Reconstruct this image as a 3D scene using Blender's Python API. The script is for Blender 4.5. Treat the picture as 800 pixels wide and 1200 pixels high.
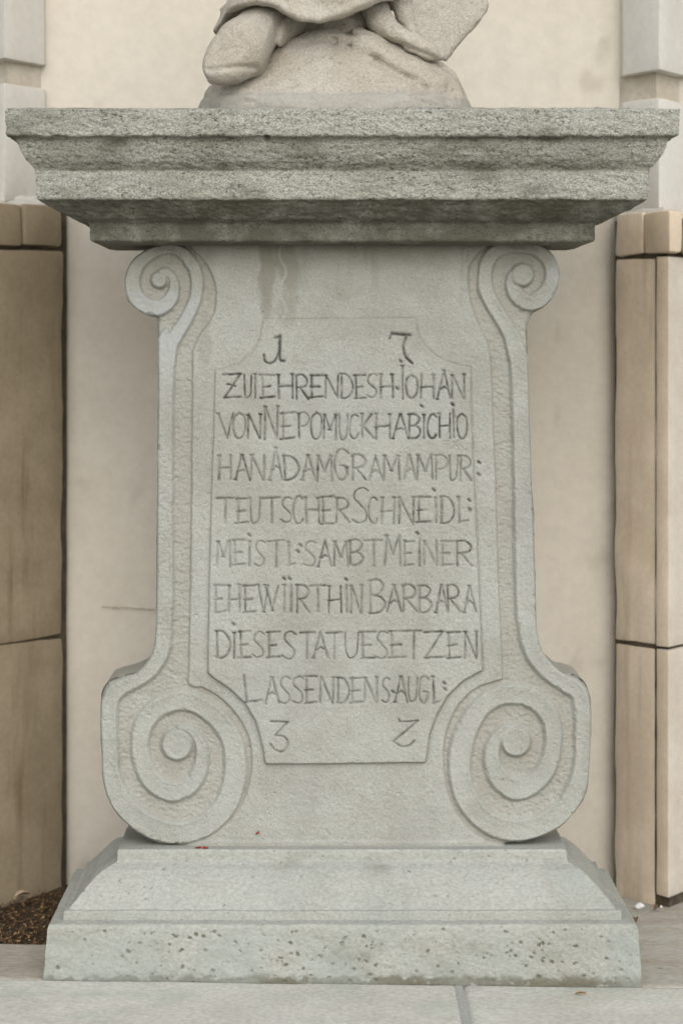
import bpy, bmesh, math, random
import numpy as np
from mathutils import Vector
random.seed(7); rng = np.random.default_rng(11)
S = bpy.context.scene
for o in list(bpy.data.objects): bpy.data.objects.remove(o)
COL = S.collection
# ------------------------------------------------------------------ camera
F = 85/36*1200            # focal length in photo pixels
HX, HY = 388.0, 410.0     # photo position of the optical axis
EYE, DIST, CX = 1.48, 5.667, -0.026
cd = bpy.data.cameras.new('camera'); cam = bpy.data.objects.new('camera', cd); COL.objects.link(cam)
cam.location = (CX, -DIST, EYE); cam.rotation_euler = (math.pi/2, 0, 0)
cd.sensor_fit = 'VERTICAL'; cd.sensor_height = 36; cd.lens = 85
cd.shift_x = (400-HX)/1200; cd.shift_y = -(600-HY)/1200
cd.clip_start = .1; cd.clip_end = 4000
cd.dof.use_dof = True; cd.dof.focus_distance = DIST+.15; cd.dof.aperture_fstop = 2.2
S.camera = cam
S.render.resolution_x = 682; S.render.resolution_y = 1024
# ------------------------------------------------------------------ light
SUN_EL, SUN_AZ = math.radians(34), math.radians(9)      # ahead, a little to the right, behind heavy cloud
w = bpy.data.worlds.new('World'); S.world = w; w.use_nodes = True
nt = w.node_tree; bg = nt.nodes['Background']
sky = nt.nodes.new('ShaderNodeTexSky'); sky.sky_type = 'NISHITA'; sky.sun_disc = False
sky.sun_elevation = SUN_EL; sky.sun_rotation = math.pi+SUN_AZ*-1
sky.dust_density = 2; sky.air_density = 1.2; sky.ozone_density = 1
hs = nt.nodes.new('ShaderNodeHueSaturation'); hs.inputs['Saturation'].default_value = .4
nt.links.new(sky.outputs[0], hs.inputs['Color']); nt.links.new(hs.outputs[0], bg.inputs['Color'])
bg.inputs['Strength'].default_value = .15
sd_ = bpy.data.lights.new('sun', 'SUN'); sun = bpy.data.objects.new('sun', sd_); COL.objects.link(sun)
sd_.energy = .95; sd_.angle = math.radians(85); sd_.color = (1, .995, .98)
dirv = Vector((math.sin(SUN_AZ)*math.cos(SUN_EL), -math.cos(SUN_AZ)*math.cos(SUN_EL), math.sin(SUN_EL)))
sun.rotation_euler = dirv.to_track_quat('Z', 'Y').to_euler(); sun.location = (-2, -4, 6)
S.view_settings.view_transform = 'Standard'; S.view_settings.look = 'None'
S.view_settings.exposure = 0.50; S.view_settings.gamma = 1.0
# ------------------------------------------------------------------ helpers
def px2x(px, yl): return CX+(px-HX)*(DIST+yl)/F
def px2z(py, yl): return EYE+(HY-py)*(DIST+yl)/F
def P(px, py, yl): return (px2x(px, yl), yl, px2z(py, yl))
def hash3(i, j, k, seed):
    h = (i.astype(np.uint32)*np.uint32(374761393) ^ j.astype(np.uint32)*np.uint32(668265263)
         ^ k.astype(np.uint32)*np.uint32(2246822519) ^ np.uint32((seed*3266489917) & 0xffffffff))
    h = (h ^ (h >> np.uint32(15)))*np.uint32(2246822519)
    h = (h ^ (h >> np.uint32(13)))*np.uint32(3266489917)
    return ((h ^ (h >> np.uint32(16))) & np.uint32(0xffffff)).astype(np.float32)/16777215.0
def vn(x, y, z, seed=0):
    x = x+1000.0; y = y+1000.0; z = z+1000.0
    i = np.floor(x); j = np.floor(y); k = np.floor(z)
    u = x-i; v = y-j; t = z-k
    u = u*u*(3-2*u); v = v*v*(3-2*v); t = t*t*(3-2*t)
    i = i.astype(np.int64); j = j.astype(np.int64); k = k.astype(np.int64)
    r = 0
    for a in (0, 1):
        for b in (0, 1):
            for c in (0, 1):
                r = r+hash3(i+a, j+b, k+c, seed)*(u if a else 1-u)*(v if b else 1-v)*(t if c else 1-t)
    return r*2-1
def fbm(x, y, z, f, o=3, seed=0, g=.5):
    r = 0; a = 1; s = 0
    for n in range(o):                # each octave turned against the last, so no grid direction shows
        ca, sa, cb, sb = math.cos(1.1+n*2.3), math.sin(1.1+n*2.3), math.cos(.7+n*1.7), math.sin(.7+n*1.7)
        u = ca*x-sa*y; v = sa*x+ca*y; p = cb*u-sb*z; q = sb*u+cb*z
        ca, sa = math.cos(.4+n), math.sin(.4+n); v, q = ca*v-sa*q, sa*v+ca*q
        r = r+a*vn(p*f, v*f, q*f, seed+n*17); s += a; a *= g; f *= 2.03
    return r/s
def sstep(a, b, x):
    t = np.clip((x-a)/(b-a), 0, 1); return t*t*(3-2*t)
def mesh_np(name, V, quads, tris=None, attrs=None, smooth=True, ngons=None):
    me = bpy.data.meshes.new(name)
    V = np.asarray(V, np.float32)
    fl = [np.asarray(quads, np.int32).reshape(-1, 4)] if quads is not None and len(quads) else []
    if tris is not None and len(tris): fl.append(np.asarray(tris, np.int32).reshape(-1, 3))
    loops = [f.ravel() for f in fl]; tot = [np.full(len(f), f.shape[1], np.int32) for f in fl]
    for n in (ngons or []): loops.append(np.asarray(n, np.int32)); tot.append(np.array([len(n)], np.int32))
    loops = np.concatenate(loops); tot = np.concatenate(tot)
    st = np.concatenate([[0], np.cumsum(tot)[:-1]]).astype(np.int32)
    me.vertices.add(len(V)); me.vertices.foreach_set('co', V.ravel())
    me.loops.add(len(loops)); me.loops.foreach_set('vertex_index', loops)
    me.polygons.add(len(tot)); me.polygons.foreach_set('loop_start', st); me.polygons.foreach_set('loop_total', tot)
    me.polygons.foreach_set('use_smooth', np.full(len(tot), smooth))
    for k, a in (attrs or {}).items():
        at = me.attributes.new(k, 'FLOAT', 'POINT'); at.data.foreach_set('value', np.asarray(a, np.float32))
    me.update(calc_edges=True); me.validate()
    return me
def link(name, me, mat=None, parent=None, loc=None, **props):
    o = bpy.data.objects.new(name, me); COL.objects.link(o)
    if mat and me and hasattr(me, 'materials') and not len(me.materials): me.materials.append(mat)
    if parent: o.parent = parent
    if loc is not None: o.location = loc
    for k, v in props.items(): o[k] = v
    return o
def empty(name, loc=(0, 0, 0), **props): return link(name, None, loc=loc, **props)
# ------------------------------------------------------------------ materials
def nodes(name):
    m = bpy.data.materials.new(name); m.use_nodes = True
    return m, m.node_tree, m.node_tree.nodes['Principled BSDF']
def stone(name, base, alt, dark, rough=.9, big=3.0, mid=14.0, pit=90.0, pit_amt=.5, bump=.4, bumpd=.002, fine=260.0,
          speck=.35, speck_f=60.0, stretch=(1, 1, 1), attrs=False, lichen=None, lich_amt=0.0, flow=0.0, mott=(.8, 1.14), pth=(.60, .72)):
    m, t, b = nodes(name); N = t.nodes; L = t.links
    tc = N.new('ShaderNodeTexCoord'); mp = N.new('ShaderNodeMapping'); mp.inputs['Scale'].default_value = stretch
    L.new(tc.outputs['Object'], mp.inputs['Vector'])
    def noise(f, d=5, r=.6, vec=mp, off=0):
        n = N.new('ShaderNodeTexNoise'); n.inputs['Scale'].default_value = f; n.inputs['Detail'].default_value = d
        n.inputs['Roughness'].default_value = r; L.new(vec.outputs[0], n.inputs['Vector']); 
        if off:
            n.noise_dimensions = '4D'; n.inputs['W'].default_value = off
        return n
    def ramp(src, a, c, lo=0, hi=1):
        r = N.new('ShaderNodeMapRange'); r.interpolation_type = 'SMOOTHSTEP'
        r.inputs[1].default_value = a; r.inputs[2].default_value = c; r.inputs[3].default_value = lo; r.inputs[4].default_value = hi
        L.new(src, r.inputs[0]); return r.outputs[0]
    def mix(fac, a, c, typ='MIX'):
        x = N.new('ShaderNodeMix'); x.data_type = 'RGBA'; x.blend_type = typ
        if hasattr(fac, 'default_value') or not isinstance(fac, (int, float)): L.new(fac, x.inputs[0])
        else: x.inputs[0].default_value = fac
        for s, k in ((a, 6), (c, 7)):
            if isinstance(s, tuple): x.inputs[k].default_value = (*s, 1)
            else: L.new(s, x.inputs[k])
        return x.outputs[2]
    c = mix(ramp(noise(big, 6, .65).outputs[0], .38, .66), base, alt)
    c = mix(ramp(noise(mid, 6, .7, off=3).outputs[0], .5, .75, 0, .6), c, alt)
    if lichen: c = mix(ramp(noise(big*1.7, 6, .7, off=9).outputs[0], .45, .7, 0, lich_amt), c, lichen)
    if flow:
        m2 = N.new('ShaderNodeMapping'); m2.inputs['Scale'].default_value = (9, 9, .8); L.new(tc.outputs['Object'], m2.inputs['Vector'])
        c = mix(ramp(noise(1.3, 5, .6, vec=m2, off=5).outputs[0], .52, .72, 0, flow), c, dark)
    # fine mottling
    mm = ramp(noise(speck_f*2.2, 3, .7, off=2).outputs[0], .3, .7, *mott)
    cx = N.new('ShaderNodeVectorMath'); cx.operation = 'SCALE'; L.new(c, cx.inputs[0]); L.new(mm, cx.inputs['Scale']); c = cx.outputs[0]
    # dark pits / black growth
    sp = noise(speck_f, 6, .75, off=7)
    pits = ramp(sp.outputs[0], *pth, 0, speck)
    area = ramp(noise(big*2.3, 4, .6, off=12).outputs[0], .35, .65, .25, 1)
    mu = N.new('ShaderNodeMath'); mu.operation = 'MULTIPLY'; L.new(pits, mu.inputs[0]); L.new(area, mu.inputs[1])
    c = mix(mu.outputs[0], c, dark)
    vo = N.new('ShaderNodeTexVoronoi'); vo.inputs['Scale'].default_value = pit; L.new(mp.outputs[0], vo.inputs['Vector'])
    vp = ramp(vo.outputs['Distance'], .05, .22, pit_amt, 0)
    gate = ramp(noise(pit*.3, 2, .5, off=21).outputs[0], .52, .62, 0, 1)
    mu2 = N.new('ShaderNodeMath'); mu2.operation = 'MULTIPLY'; L.new(vp, mu2.inputs[0]); L.new(gate, mu2.inputs[1])
    c = mix(mu2.outputs[0], c, dark)
    if attrs:
        for an, colr, amt in attrs:
            at = N.new('ShaderNodeAttribute'); at.attribute_name = an
            c = mix(ramp(at.outputs['Fac'], 0, 1, 0, amt), c, colr)
    L.new(c, b.inputs['Base Color']); b.inputs['Roughness'].default_value = rough
    if 'Specular IOR Level' in b.inputs: b.inputs['Specular IOR Level'].default_value = .25
    h1 = noise(fine, 5, .75, off=1); h2 = noise(fine*.28, 4, .6, off=4)
    ad = N.new('ShaderNodeMath'); ad.operation = 'MULTIPLY_ADD'; L.new(h1.outputs[0], ad.inputs[0]); ad.inputs[1].default_value = .6; L.new(h2.outputs[0], ad.inputs[2])
    ad2 = N.new('ShaderNodeMath'); ad2.operation = 'SUBTRACT'; L.new(ad.outputs[0], ad2.inputs[0]); L.new(mu2.outputs[0], ad2.inputs[1])
    bu = N.new('ShaderNodeBump'); bu.inputs['Strength'].default_value = bump; bu.inputs['Distance'].default_value = bumpd
    L.new(ad2.outputs[0], bu.inputs['Height']); L.new(bu.outputs[0], b.inputs['Normal'])
    return m
def plain(name, col, rough=.8):
    m, t, b = nodes(name); N = t.nodes; L = t.links
    n = N.new('ShaderNodeTexNoise'); n.inputs['Scale'].default_value = 120; n.inputs['Detail'].default_value = 4
    tc = N.new('ShaderNodeTexCoord'); L.new(tc.outputs['Object'], n.inputs['Vector'])
    x = N.new('ShaderNodeMix'); x.data_type = 'RGBA'; L.new(n.outputs[0], x.inputs[0])
    x.inputs[6].default_value = (*[c*.6 for c in col], 1); x.inputs[7].default_value = (*[min(1, c*1.35) for c in col], 1)
    L.new(x.outputs[2], b.inputs['Base Color']); b.inputs['Roughness'].default_value = rough
    return m
M = {}
M['die'] = stone('limewashed_stone', (0.340, 0.343, 0.308), (0.285, 0.283, 0.248), (0.103, 0.096, 0.069), big=5, pit=130, pit_amt=.5, bump=.8, bumpd=.0022, mott=(.80, 1.13),
                 speck=.4, speck_f=120, attrs=[('earth', (.285, .268, .225), .6), ('pale', (0.355, 0.370, 0.366), .6), ('stain_tone', (0.189, 0.177, 0.141), .75), ('ink', (0.040, 0.041, 0.033), .95)])
M['cornice'] = stone('weathered_cornice_stone', (0.382, 0.376, 0.326), (0.294, 0.288, 0.239), (0.040, 0.036, 0.026), big=5, mid=20, pit=120, pit_amt=.8,
                     bump=1.0, bumpd=.005, fine=210, speck=1.0, speck_f=120, pth=(.52, .62), mott=(.52, 1.34), stretch=(.75, .75, 1.3), lichen=(0.342, 0.350, 0.325), lich_amt=.6, attrs=[('soot_shade', (0.072, 0.070, 0.048), .85)])
M['base'] = stone('weathered_base_stone', (0.352, 0.355, 0.319), (0.300, 0.304, 0.267), (0.098, 0.087, 0.059), big=4, mid=18, pit=80, pit_amt=.5, mott=(.84, 1.1),
                  bump=.7, bumpd=.003, speck=.45, speck_f=60, stretch=(.8, .8, 1.2), lichen=(0.307, 0.330, 0.307), lich_amt=.5, attrs=[('grime', (0.120, 0.109, 0.075), .85), ('green', (0.289, 0.319, 0.293), .5)])
M['statue'] = stone('carved_sandstone', (0.504, 0.468, 0.404), (0.424, 0.382, 0.314), (0.168, 0.137, 0.096), big=6, pit=150, pit_amt=.5, bump=1.0, bumpd=.006, speck=.8, speck_f=80, pth=(.55, .67), mott=(.8, 1.12),
                    attrs=[('cement', (0.359, 0.346, 0.307), .8)])
M['plaster'] = stone('cream_plaster', (0.593, 0.548, 0.471), (0.562, 0.513, 0.433), (0.279, 0.234, 0.170), big=1.2, mid=3, pit=40, pit_amt=.1, bump=.5, bumpd=.003, fine=70, speck=.05, speck_f=14, mott=(.955, 1.035),
                     attrs=[('grime', (0.332, 0.290, 0.232), .55)])
M['grey_plaster'] = stone('grey_white_plaster', (0.628, 0.611, 0.567), (0.590, 0.568, 0.520), (0.379, 0.332, 0.265), big=2, mid=6, pit=60, pit_amt=.2, bump=.35, bumpd=.003, fine=60, speck=.06, speck_f=20, mott=(.95, 1.03))
M['pocket'] = stone('recess_plaster', (0.564, 0.522, 0.444), (0.456, 0.408, 0.330), (0.120, 0.096, 0.060), big=9, mid=20, bump=.3, bumpd=.003, fine=60, speck=.4, speck_f=25, mott=(.92, 1.05))  # darker plaster tone for the recessed pilaster bands
M['tan'] = stone('tan_sandstone_slab', (0.668, 0.569, 0.447), (0.576, 0.478, 0.362), (0.309, 0.225, 0.142), big=4, mid=9, pit=70, pit_amt=.4, bump=.35, bumpd=.002, fine=120, speck=.4, speck_f=30, flow=.45, mott=(.94, 1.04))
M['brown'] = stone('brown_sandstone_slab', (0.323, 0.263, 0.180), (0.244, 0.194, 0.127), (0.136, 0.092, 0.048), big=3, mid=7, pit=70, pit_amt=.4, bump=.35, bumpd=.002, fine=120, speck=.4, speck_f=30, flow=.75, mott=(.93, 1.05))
M['pale_tan'] = stone('pale_sandstone_slab', (0.556, 0.513, 0.446), (0.487, 0.438, 0.367), (0.220, 0.168, 0.106), big=4, mid=9, pit=70, pit_amt=.4, bump=.35, bumpd=.002, fine=120, speck=.15, speck_f=25, mott=(.95, 1.03))
M['joint'] = stone('dark_dirty_mortar', (.06, .048, .033), (.10, .08, .055), (.02, .016, .01), big=20, bump=.8, bumpd=.004, fine=120)
M['pave'] = stone('pale_paving_stone', (0.525, 0.515, 0.465), (0.453, 0.439, 0.386), (0.227, 0.184, 0.119), big=3, mid=9, pit=50, pit_amt=.5, bump=.5, bumpd=.002, fine=120, speck=.3, speck_f=40,
                  stretch=(.85, 1.15, 1), lichen=(0.400, 0.450, 0.380), lich_amt=.35, attrs=[('algae', (.33, .37, .315), .6)])
M['pave_r'] = stone('streaked_paving_stone', (0.391, 0.374, 0.332), (0.323, 0.297, 0.246), (0.153, 0.106, 0.068), big=5, mid=16, pit=50, pit_amt=.8, bump=.7, bumpd=.003, fine=120, speck=.6, speck_f=40, stretch=(.5, 1.4, 1))
M['pave_d'] = stone('grey_paving_stone', (0.384, 0.354, 0.300), (0.312, 0.282, 0.228), (0.144, 0.120, 0.084), big=4, mid=14, bump=.6, bumpd=.003, fine=120, speck=.5, speck_f=40, stretch=(.5, 1.4, 1))
M['mortar'] = stone('pale_green_mortar', (0.320, 0.340, 0.312), (0.352, 0.352, 0.320), (0.200, 0.192, 0.160), big=20, bump=.6, bumpd=.002)
M['soil'] = stone('dark_soil', (.045, .03, .018), (.075, .05, .028), (.012, .008, .005), big=12, mid=40, bump=1, bumpd=.01, fine=90)
M['ground'] = stone('gravelly_ground', (.26, .25, .21), (.21, .20, .165), (.10, .10, .08), big=.8, mid=4, bump=.5, bumpd=.004, fine=60)
M['leaf1'] = plain('dry_brown_leaf', (.14, .075, .032)); M['leaf2'] = plain('dry_ochre_leaf', (.30, .19, .085)); M['leaf3'] = plain('pale_dry_leaf', (.34, .25, .17))
M['pebble'] = plain('white_pebble', (.62, .61, .60)); M['red'] = plain('red_wing_case', (.26, .014, .006), .5); M['black'] = plain('black_chitin', (.012, .01, .009), .4)

# ------------------------------------------------------------------ swept mouldings (cornice, base)
YC = .315; H0 = .696
def hw(wpx):
    k = wpx/2/F; return k*(H0+DIST)/(1+k)
def profile(pts, step=.0027):
    out = []
    for xl, xr, y in pts:
        h = hw(xr-xl); yl = H0-h; out.append((h, px2z(y, yl)))
    res = [out[0]]
    for a, b in zip(out[:-1], out[1:]):
        n = max(1, int(math.ceil(math.dist(a, b)/step)))
        for k in range(1, n+1): res.append((a[0]+(b[0]-a[0])*k/n, a[1]+(b[1]-a[1])*k/n))
    return np.array(res)
def smooth_prof(p, it):
    p = p.copy()
    for _ in range(it):
        q = p.copy(); q[1:-1] = (p[:-2]+2*p[1:-1]+p[2:])/4; p = q
    return p
def sweep(prof, cols_f, cols_s, dispf):
    h = prof[:, 0]; z = prof[:, 1]; nv = len(h)
    # perimeter: back-left -> front-left -> front-right -> back-right
    us = [(-1, t) for t in np.linspace(1, 0, cols_s+1)[:-1]]
    us += [(u, 0) for u in np.linspace(-1, 1, cols_f+1)]
    us += [(1, t) for t in np.linspace(0, 1, cols_s+1)[1:]]
    us = np.array(us); U = us[:, 0][:, None]; T = us[:, 1][:, None]
    yf = H0-h; yb = 2*YC-yf
    X = U*h[None, :]; Y = yf[None, :]+T*(yb-yf)[None, :]; Z = np.repeat(z[None, :], len(us), 0)
    Pn = np.stack([X, Y, Z], -1)
    du = np.gradient(Pn, axis=0); dv = np.gradient(Pn, axis=1)
    Nn = np.cross(dv, du); Nn /= np.linalg.norm(Nn, axis=-1, keepdims=True)+1e-9
    d, at = dispf(X, Y, Z, Nn)
    # outward check
    if np.sum(Nn[cols_s+cols_f//2, :, 1]) > 0: Nn = -Nn
    Pn = Pn+Nn*d[..., None]
    nu = len(us)
    I = np.arange(nu*nv).reshape(nu, nv)
    q = np.stack([I[:-1, :-1], I[:-1, 1:], I[1:, 1:], I[1:, :-1]], -1).reshape(-1, 4)
    V = Pn.reshape(-1, 3); A = {k: a.reshape(-1) for k, a in at.items()}
    return V, q, A, I
def split_sweep(name_parts, V, q, A, I, caps):
    pass

def scatter(X, Z, n, xr, zr, rr, dp, seed, squash=1.4, M0=None):
    r = np.random.default_rng(seed); out = np.zeros(np.broadcast(X, Z).shape)
    wx = .45*vn(X*260, Z*260, Z*0, seed); wz = .45*vn(X*260, Z*260, Z*0+9, seed)
    for _ in range(n):
        cx, cz = r.uniform(*xr), r.uniform(*zr); a = rr[0]+(rr[1]-rr[0])*r.random()**3; th = r.uniform(-.5, .5)
        if M0 is not None and not M0(cx, cz): continue
        m_ = (np.abs(X-cx) < 3*a*squash) & (np.abs(Z-cz) < 3*a*squash)
        if not m_.any(): continue
        u = (X[m_]-cx)/a; v = (Z[m_]-cz)/a; c, s_ = math.cos(th), math.sin(th)
        q = np.hypot((c*u+s_*v)/squash+wx[m_], -s_*u+c*v+wz[m_])
        out[m_] = np.maximum(out[m_], dp*a*(1-sstep(.45, 1.15, q)))
    return out
def cornice_disp(X, Y, Z, Nn):
    n1 = fbm(X*.7, Y*.7, Z*1.6, 70, 4, 3); n2 = fbm(X*.6, Y*.6, Z*1.8, 22, 3, 9); n3 = fbm(X, Y, Z, 6, 2, 5)
    n4 = np.minimum(0, fbm(X*.7, Y*.7, Z*1.5, 110, 3, 31)+.05)
    rz = sstep(1.735, 1.80, Z)                                    # the lower band is smoother
    d = (n1*.0034+n2*.0019+n4*.005)*(.3+.7*rz)+n3*.0014
    d -= scatter(X, Z, 900, (-.8, .8), (1.83, 2.05), (.0014, .0036), 1.0, 71)
    # a deep hole in the ovolo
    hx, hz = px2x(313, -.05), px2z(164, -.05)
    d -= .014*np.exp(-(((X-hx)/.005)**2+((Z-hz)/.006)**2))*(Y < .1)
    soot_shade = sstep(.0, .6, fbm(X, Y, Z*2, 9, 3, 55))*.45
    zo1, zo2 = px2z(198, -.04), px2z(160, -.06)                   # darker tone on the ovolo
    soot_shade += .42*sstep(zo1-.006, zo1, Z)*(1-sstep(zo2-.01, zo2, Z))*(.6+.8*fbm(X, Y, Z, 12, 3, 77))
    for yy, ss in ((162.5, .006), (198, .005), (234, .004)): soot_shade += .45*np.exp(-((Z-px2z(yy, -.04))/ss)**2)*(.7+.6*fbm(X, Y, Z, 30, 3, 83))  # dark growth lines, with the shade under each ledge painted in
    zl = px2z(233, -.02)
    soot_shade += .8*(1-sstep(zl-.004, zl, Z))*(.85+.3*fbm(X*2, Y, Z*.4, 14, 4, 79)+.35*fbm(X, Y, Z, 45, 3, 78))  # growth plus painted shade on the cavetto and underside
    return d, {'soot_shade': np.clip(soot_shade, 0, 1)}
def base_disp(X, Y, Z, Nn):
    n1 = fbm(X, Y, Z, 60, 4, 13); n2 = fbm(X, Y, Z, 14, 3, 19); n3 = fbm(X*.6, Y*.6, Z, 3, 2, 15)
    low = 1-sstep(.09, .14, Z)
    pz = scatter(X, Z, 430, (-.72, .72), (-.01, .122), (.0014, .0046), .9, 72)+scatter(X, Z, 240, (-.7, .7), (.165, .33), (.0012, .003), .8, 73)
    d = n1*(.0011+.0016*low)+n2*.0016+n3*.0028-pz+.0012*fbm(X, Y, Z, 130, 3, 23)
    g = np.clip(pz*270, 0, .85)
    foot = 1-sstep(.0, .035, Z+.0115*X)
    g = g+foot*sstep(-.25, .45, fbm(X, Y, Z*1.4, 50, 4, 81)+.5*sstep(.02, 0, Z))*.9
    g += low*.30*sstep(-.3, .5, fbm(X*.7, Y, Z*1.5, 22, 4, 63))
    g += .35*sstep(.1, .6, fbm(X, Y, Z*1.5, 7, 3, 61))
    green = low*sstep(-.3, .5, fbm(X, Y, Z, 6, 3, 88))*.8+.5*sstep(.1, .5, fbm(X, Y, Z, 4, 3, 89))+.8*sstep(.60, .68, X)*low
    return d, {'grime': np.clip(g, 0, 1), 'green': np.clip(green, 0, 1)}

pedestal = empty('statue_pedestal', (0, 0, 0), label='carved pale stone pedestal with scrolls and an engraved inscription panel', category='pedestal')
def add_sweep(name, prof, cf, cs, disp, mat, label=None, cap_top=True, cap_bottom=True):
    V, q, A, I = sweep(prof, cf, cs, disp)
    ng = []
    n = len(V); extra = []; ea = {k: [] for k in A}
    if cap_top: ring = I[:, 0]; ng.append(list(ring[::-1]))
    if cap_bottom: ring = I[:, -1]; ng.append(list(ring))
    # back face: quads between the first and the last column
    back = np.stack([I[0, :-1], I[-1, :-1], I[-1, 1:], I[0, 1:]], -1)
    # duplicate cap vertices so that smooth shading does not bleed over the edge
    Vs = [V]; As = {k: [a] for k, a in A.items()}; ng2 = []
    off = n
    for r in ng:
        Vs.append(V[r]); ng2.append(list(range(off, off+len(r)))); off += len(r)
        for k in A: As[k].append(A[k][r])
    bk = back.ravel(); Vs.append(V[bk]); 
    for k in A: As[k].append(A[k][bk])
    bq = (off+np.arange(len(bk))).reshape(-1, 4)
    V = np.concatenate(Vs); A = {k: np.concatenate(a) for k, a in As.items()}
    me = mesh_np(name, V, np.concatenate([q, bq]), attrs=A, ngons=ng2)
    return link(name, me, M[mat], pedestal)
top_pts = [(30, 776, 126.5), (8, 798, 127.5), (8, 798, 130), (9, 797, 158), (11, 795, 160), (20, 789, 161.5), (24, 786, 165), (26, 784, 172), (29, 781, 180), (35, 775, 189), (43, 768, 195),
           (47, 766, 198), (47, 766, 201), (48, 765, 232), (50, 763, 234), (62, 749, 241), (76, 735, 248), (91, 718, 256), (104, 705, 260), (108, 701, 262), (109, 700, 265), (109, 700, 281), (111, 698, 283), (124, 685, 286)]
pr = smooth_prof(profile(top_pts), 2)
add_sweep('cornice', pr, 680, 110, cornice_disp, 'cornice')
base_pts = [(141, 665, 995.5), (140, 666, 998), (140, 666, 1009), (134, 671, 1013), (124, 681, 1019), (111, 692, 1030), (100, 702, 1042), (89, 712, 1055), (82, 719, 1063.5), (81, 720, 1066), (75, 727, 1068), (75, 729, 1080), (76, 729, 1086)]
pr = smooth_prof(profile(base_pts, .0022), 1)
plinth_pts = [(90, 714, 1077.5), (74, 730, 1078.5), (60, 746, 1083.5), (57, 748, 1088), (55, 750, 1115), (53, 752, 1140), (52, 752, 1163)]
add_sweep('base_moulding', pr, 560, 70, base_disp, 'base', cap_bottom=False)
pr2 = smooth_prof(profile(plinth_pts, .0021), 3)
add_sweep('plinth_block', pr2, 760, 90, base_disp, 'base')

# ------------------------------------------------------------------ the carved die (relief on a fine grid, photo pixels mapped to its front plane)
YD, YB = .20, .43
OUT_L = [(215, 276), (205, 282), (189, 286), (178, 289), (167, 294.5), (153.5, 306.5), (147.5, 318.5), (145.7, 330), (146.8, 341), (151, 353), (161, 363.5), (171.5, 369), (180.5, 371), (184, 374), (185, 400), (184.5, 480), (184, 560),
         (183, 640), (182.6, 720), (182, 740), (180, 758), (175, 772), (168, 782), (160, 789), (142.5, 794), (131, 797.5), (125, 801), (120, 809), (118, 822), (117, 845), (118, 870), (119, 890), (119.5, 910), (122.5, 925), (129, 942.5),
         (137.5, 955), (150, 967.5), (165, 979), (180, 986), (195, 990), (208, 991)]
OUT_R = [(590, 990), (600, 988), (617, 986), (635, 980), (655, 971), (667, 960), (679, 945), (687, 930), (690, 910), (692, 870), (693, 845), (692, 820), (689, 807.5), (682.5, 797.5), (672, 792.5), (660, 790), (652, 784), (642, 774), (634, 760),
         (630, 744), (628, 720), (627, 660), (625, 600), (623, 560), (622, 530), (620.8, 500), (620, 455), (617.8, 410), (617, 385), (618, 377), (625, 366), (636, 361), (645.6, 351), (652, 340), (655.4, 327), (655.4, 317), (652, 306), (644, 294),
         (631, 286), (615, 282), (598, 276)]
OUTLINE = OUT_L+[(220, 1004), (580, 1004)]+OUT_R
BODY = [(222, 270), (224, 291), (233, 299), (242, 311), (248, 323), (252, 335), (252.5, 350), (251, 365), (242, 381), (232, 395), (226, 410), (225, 425), (224, 560), (223, 660), (221, 780), (221, 803), (236, 806), (250, 813), (263, 823), (277, 839),
        (288, 857), (294, 880), (294, 905), (288, 930), (277, 952), (261, 970), (241, 983), (212, 994), (212, 1010), (592, 1010), (592, 991), (570, 984), (552, 973), (537, 956), (526, 932), (521, 907), (520, 882), (523, 860), (531, 838), (544, 819),
        (562, 805), (586, 798), (589, 790), (587, 740), (583, 640), (581, 560), (579, 515), (576, 440), (575, 415), (572, 403), (564, 385.5), (555.5, 366), (550.5, 345), (549, 327), (551, 311), (560, 298), (573, 285), (580, 270)]
PANEL = [(308, 375), (487, 373.5), (489, 390), (491, 395), (497, 405), (509, 417), (525, 425), (540, 429), (551, 431), (552, 485), (554, 545), (557, 600), (559.5, 650), (562, 710), (564, 760), (565, 786), (555, 791), (542, 798), (524, 816), (511, 839),
         (503, 861), (499, 892), (498, 893.5), (440, 894), (370, 895), (311, 895), (310.5, 893), (306, 869), (299, 844), (287, 824), (269, 807), (250, 794), (243.5, 788), (244, 740), (245.5, 660), (248, 560), (250, 510), (252, 434), (262, 433), (280, 427), (295, 415), (304, 397)]
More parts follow.
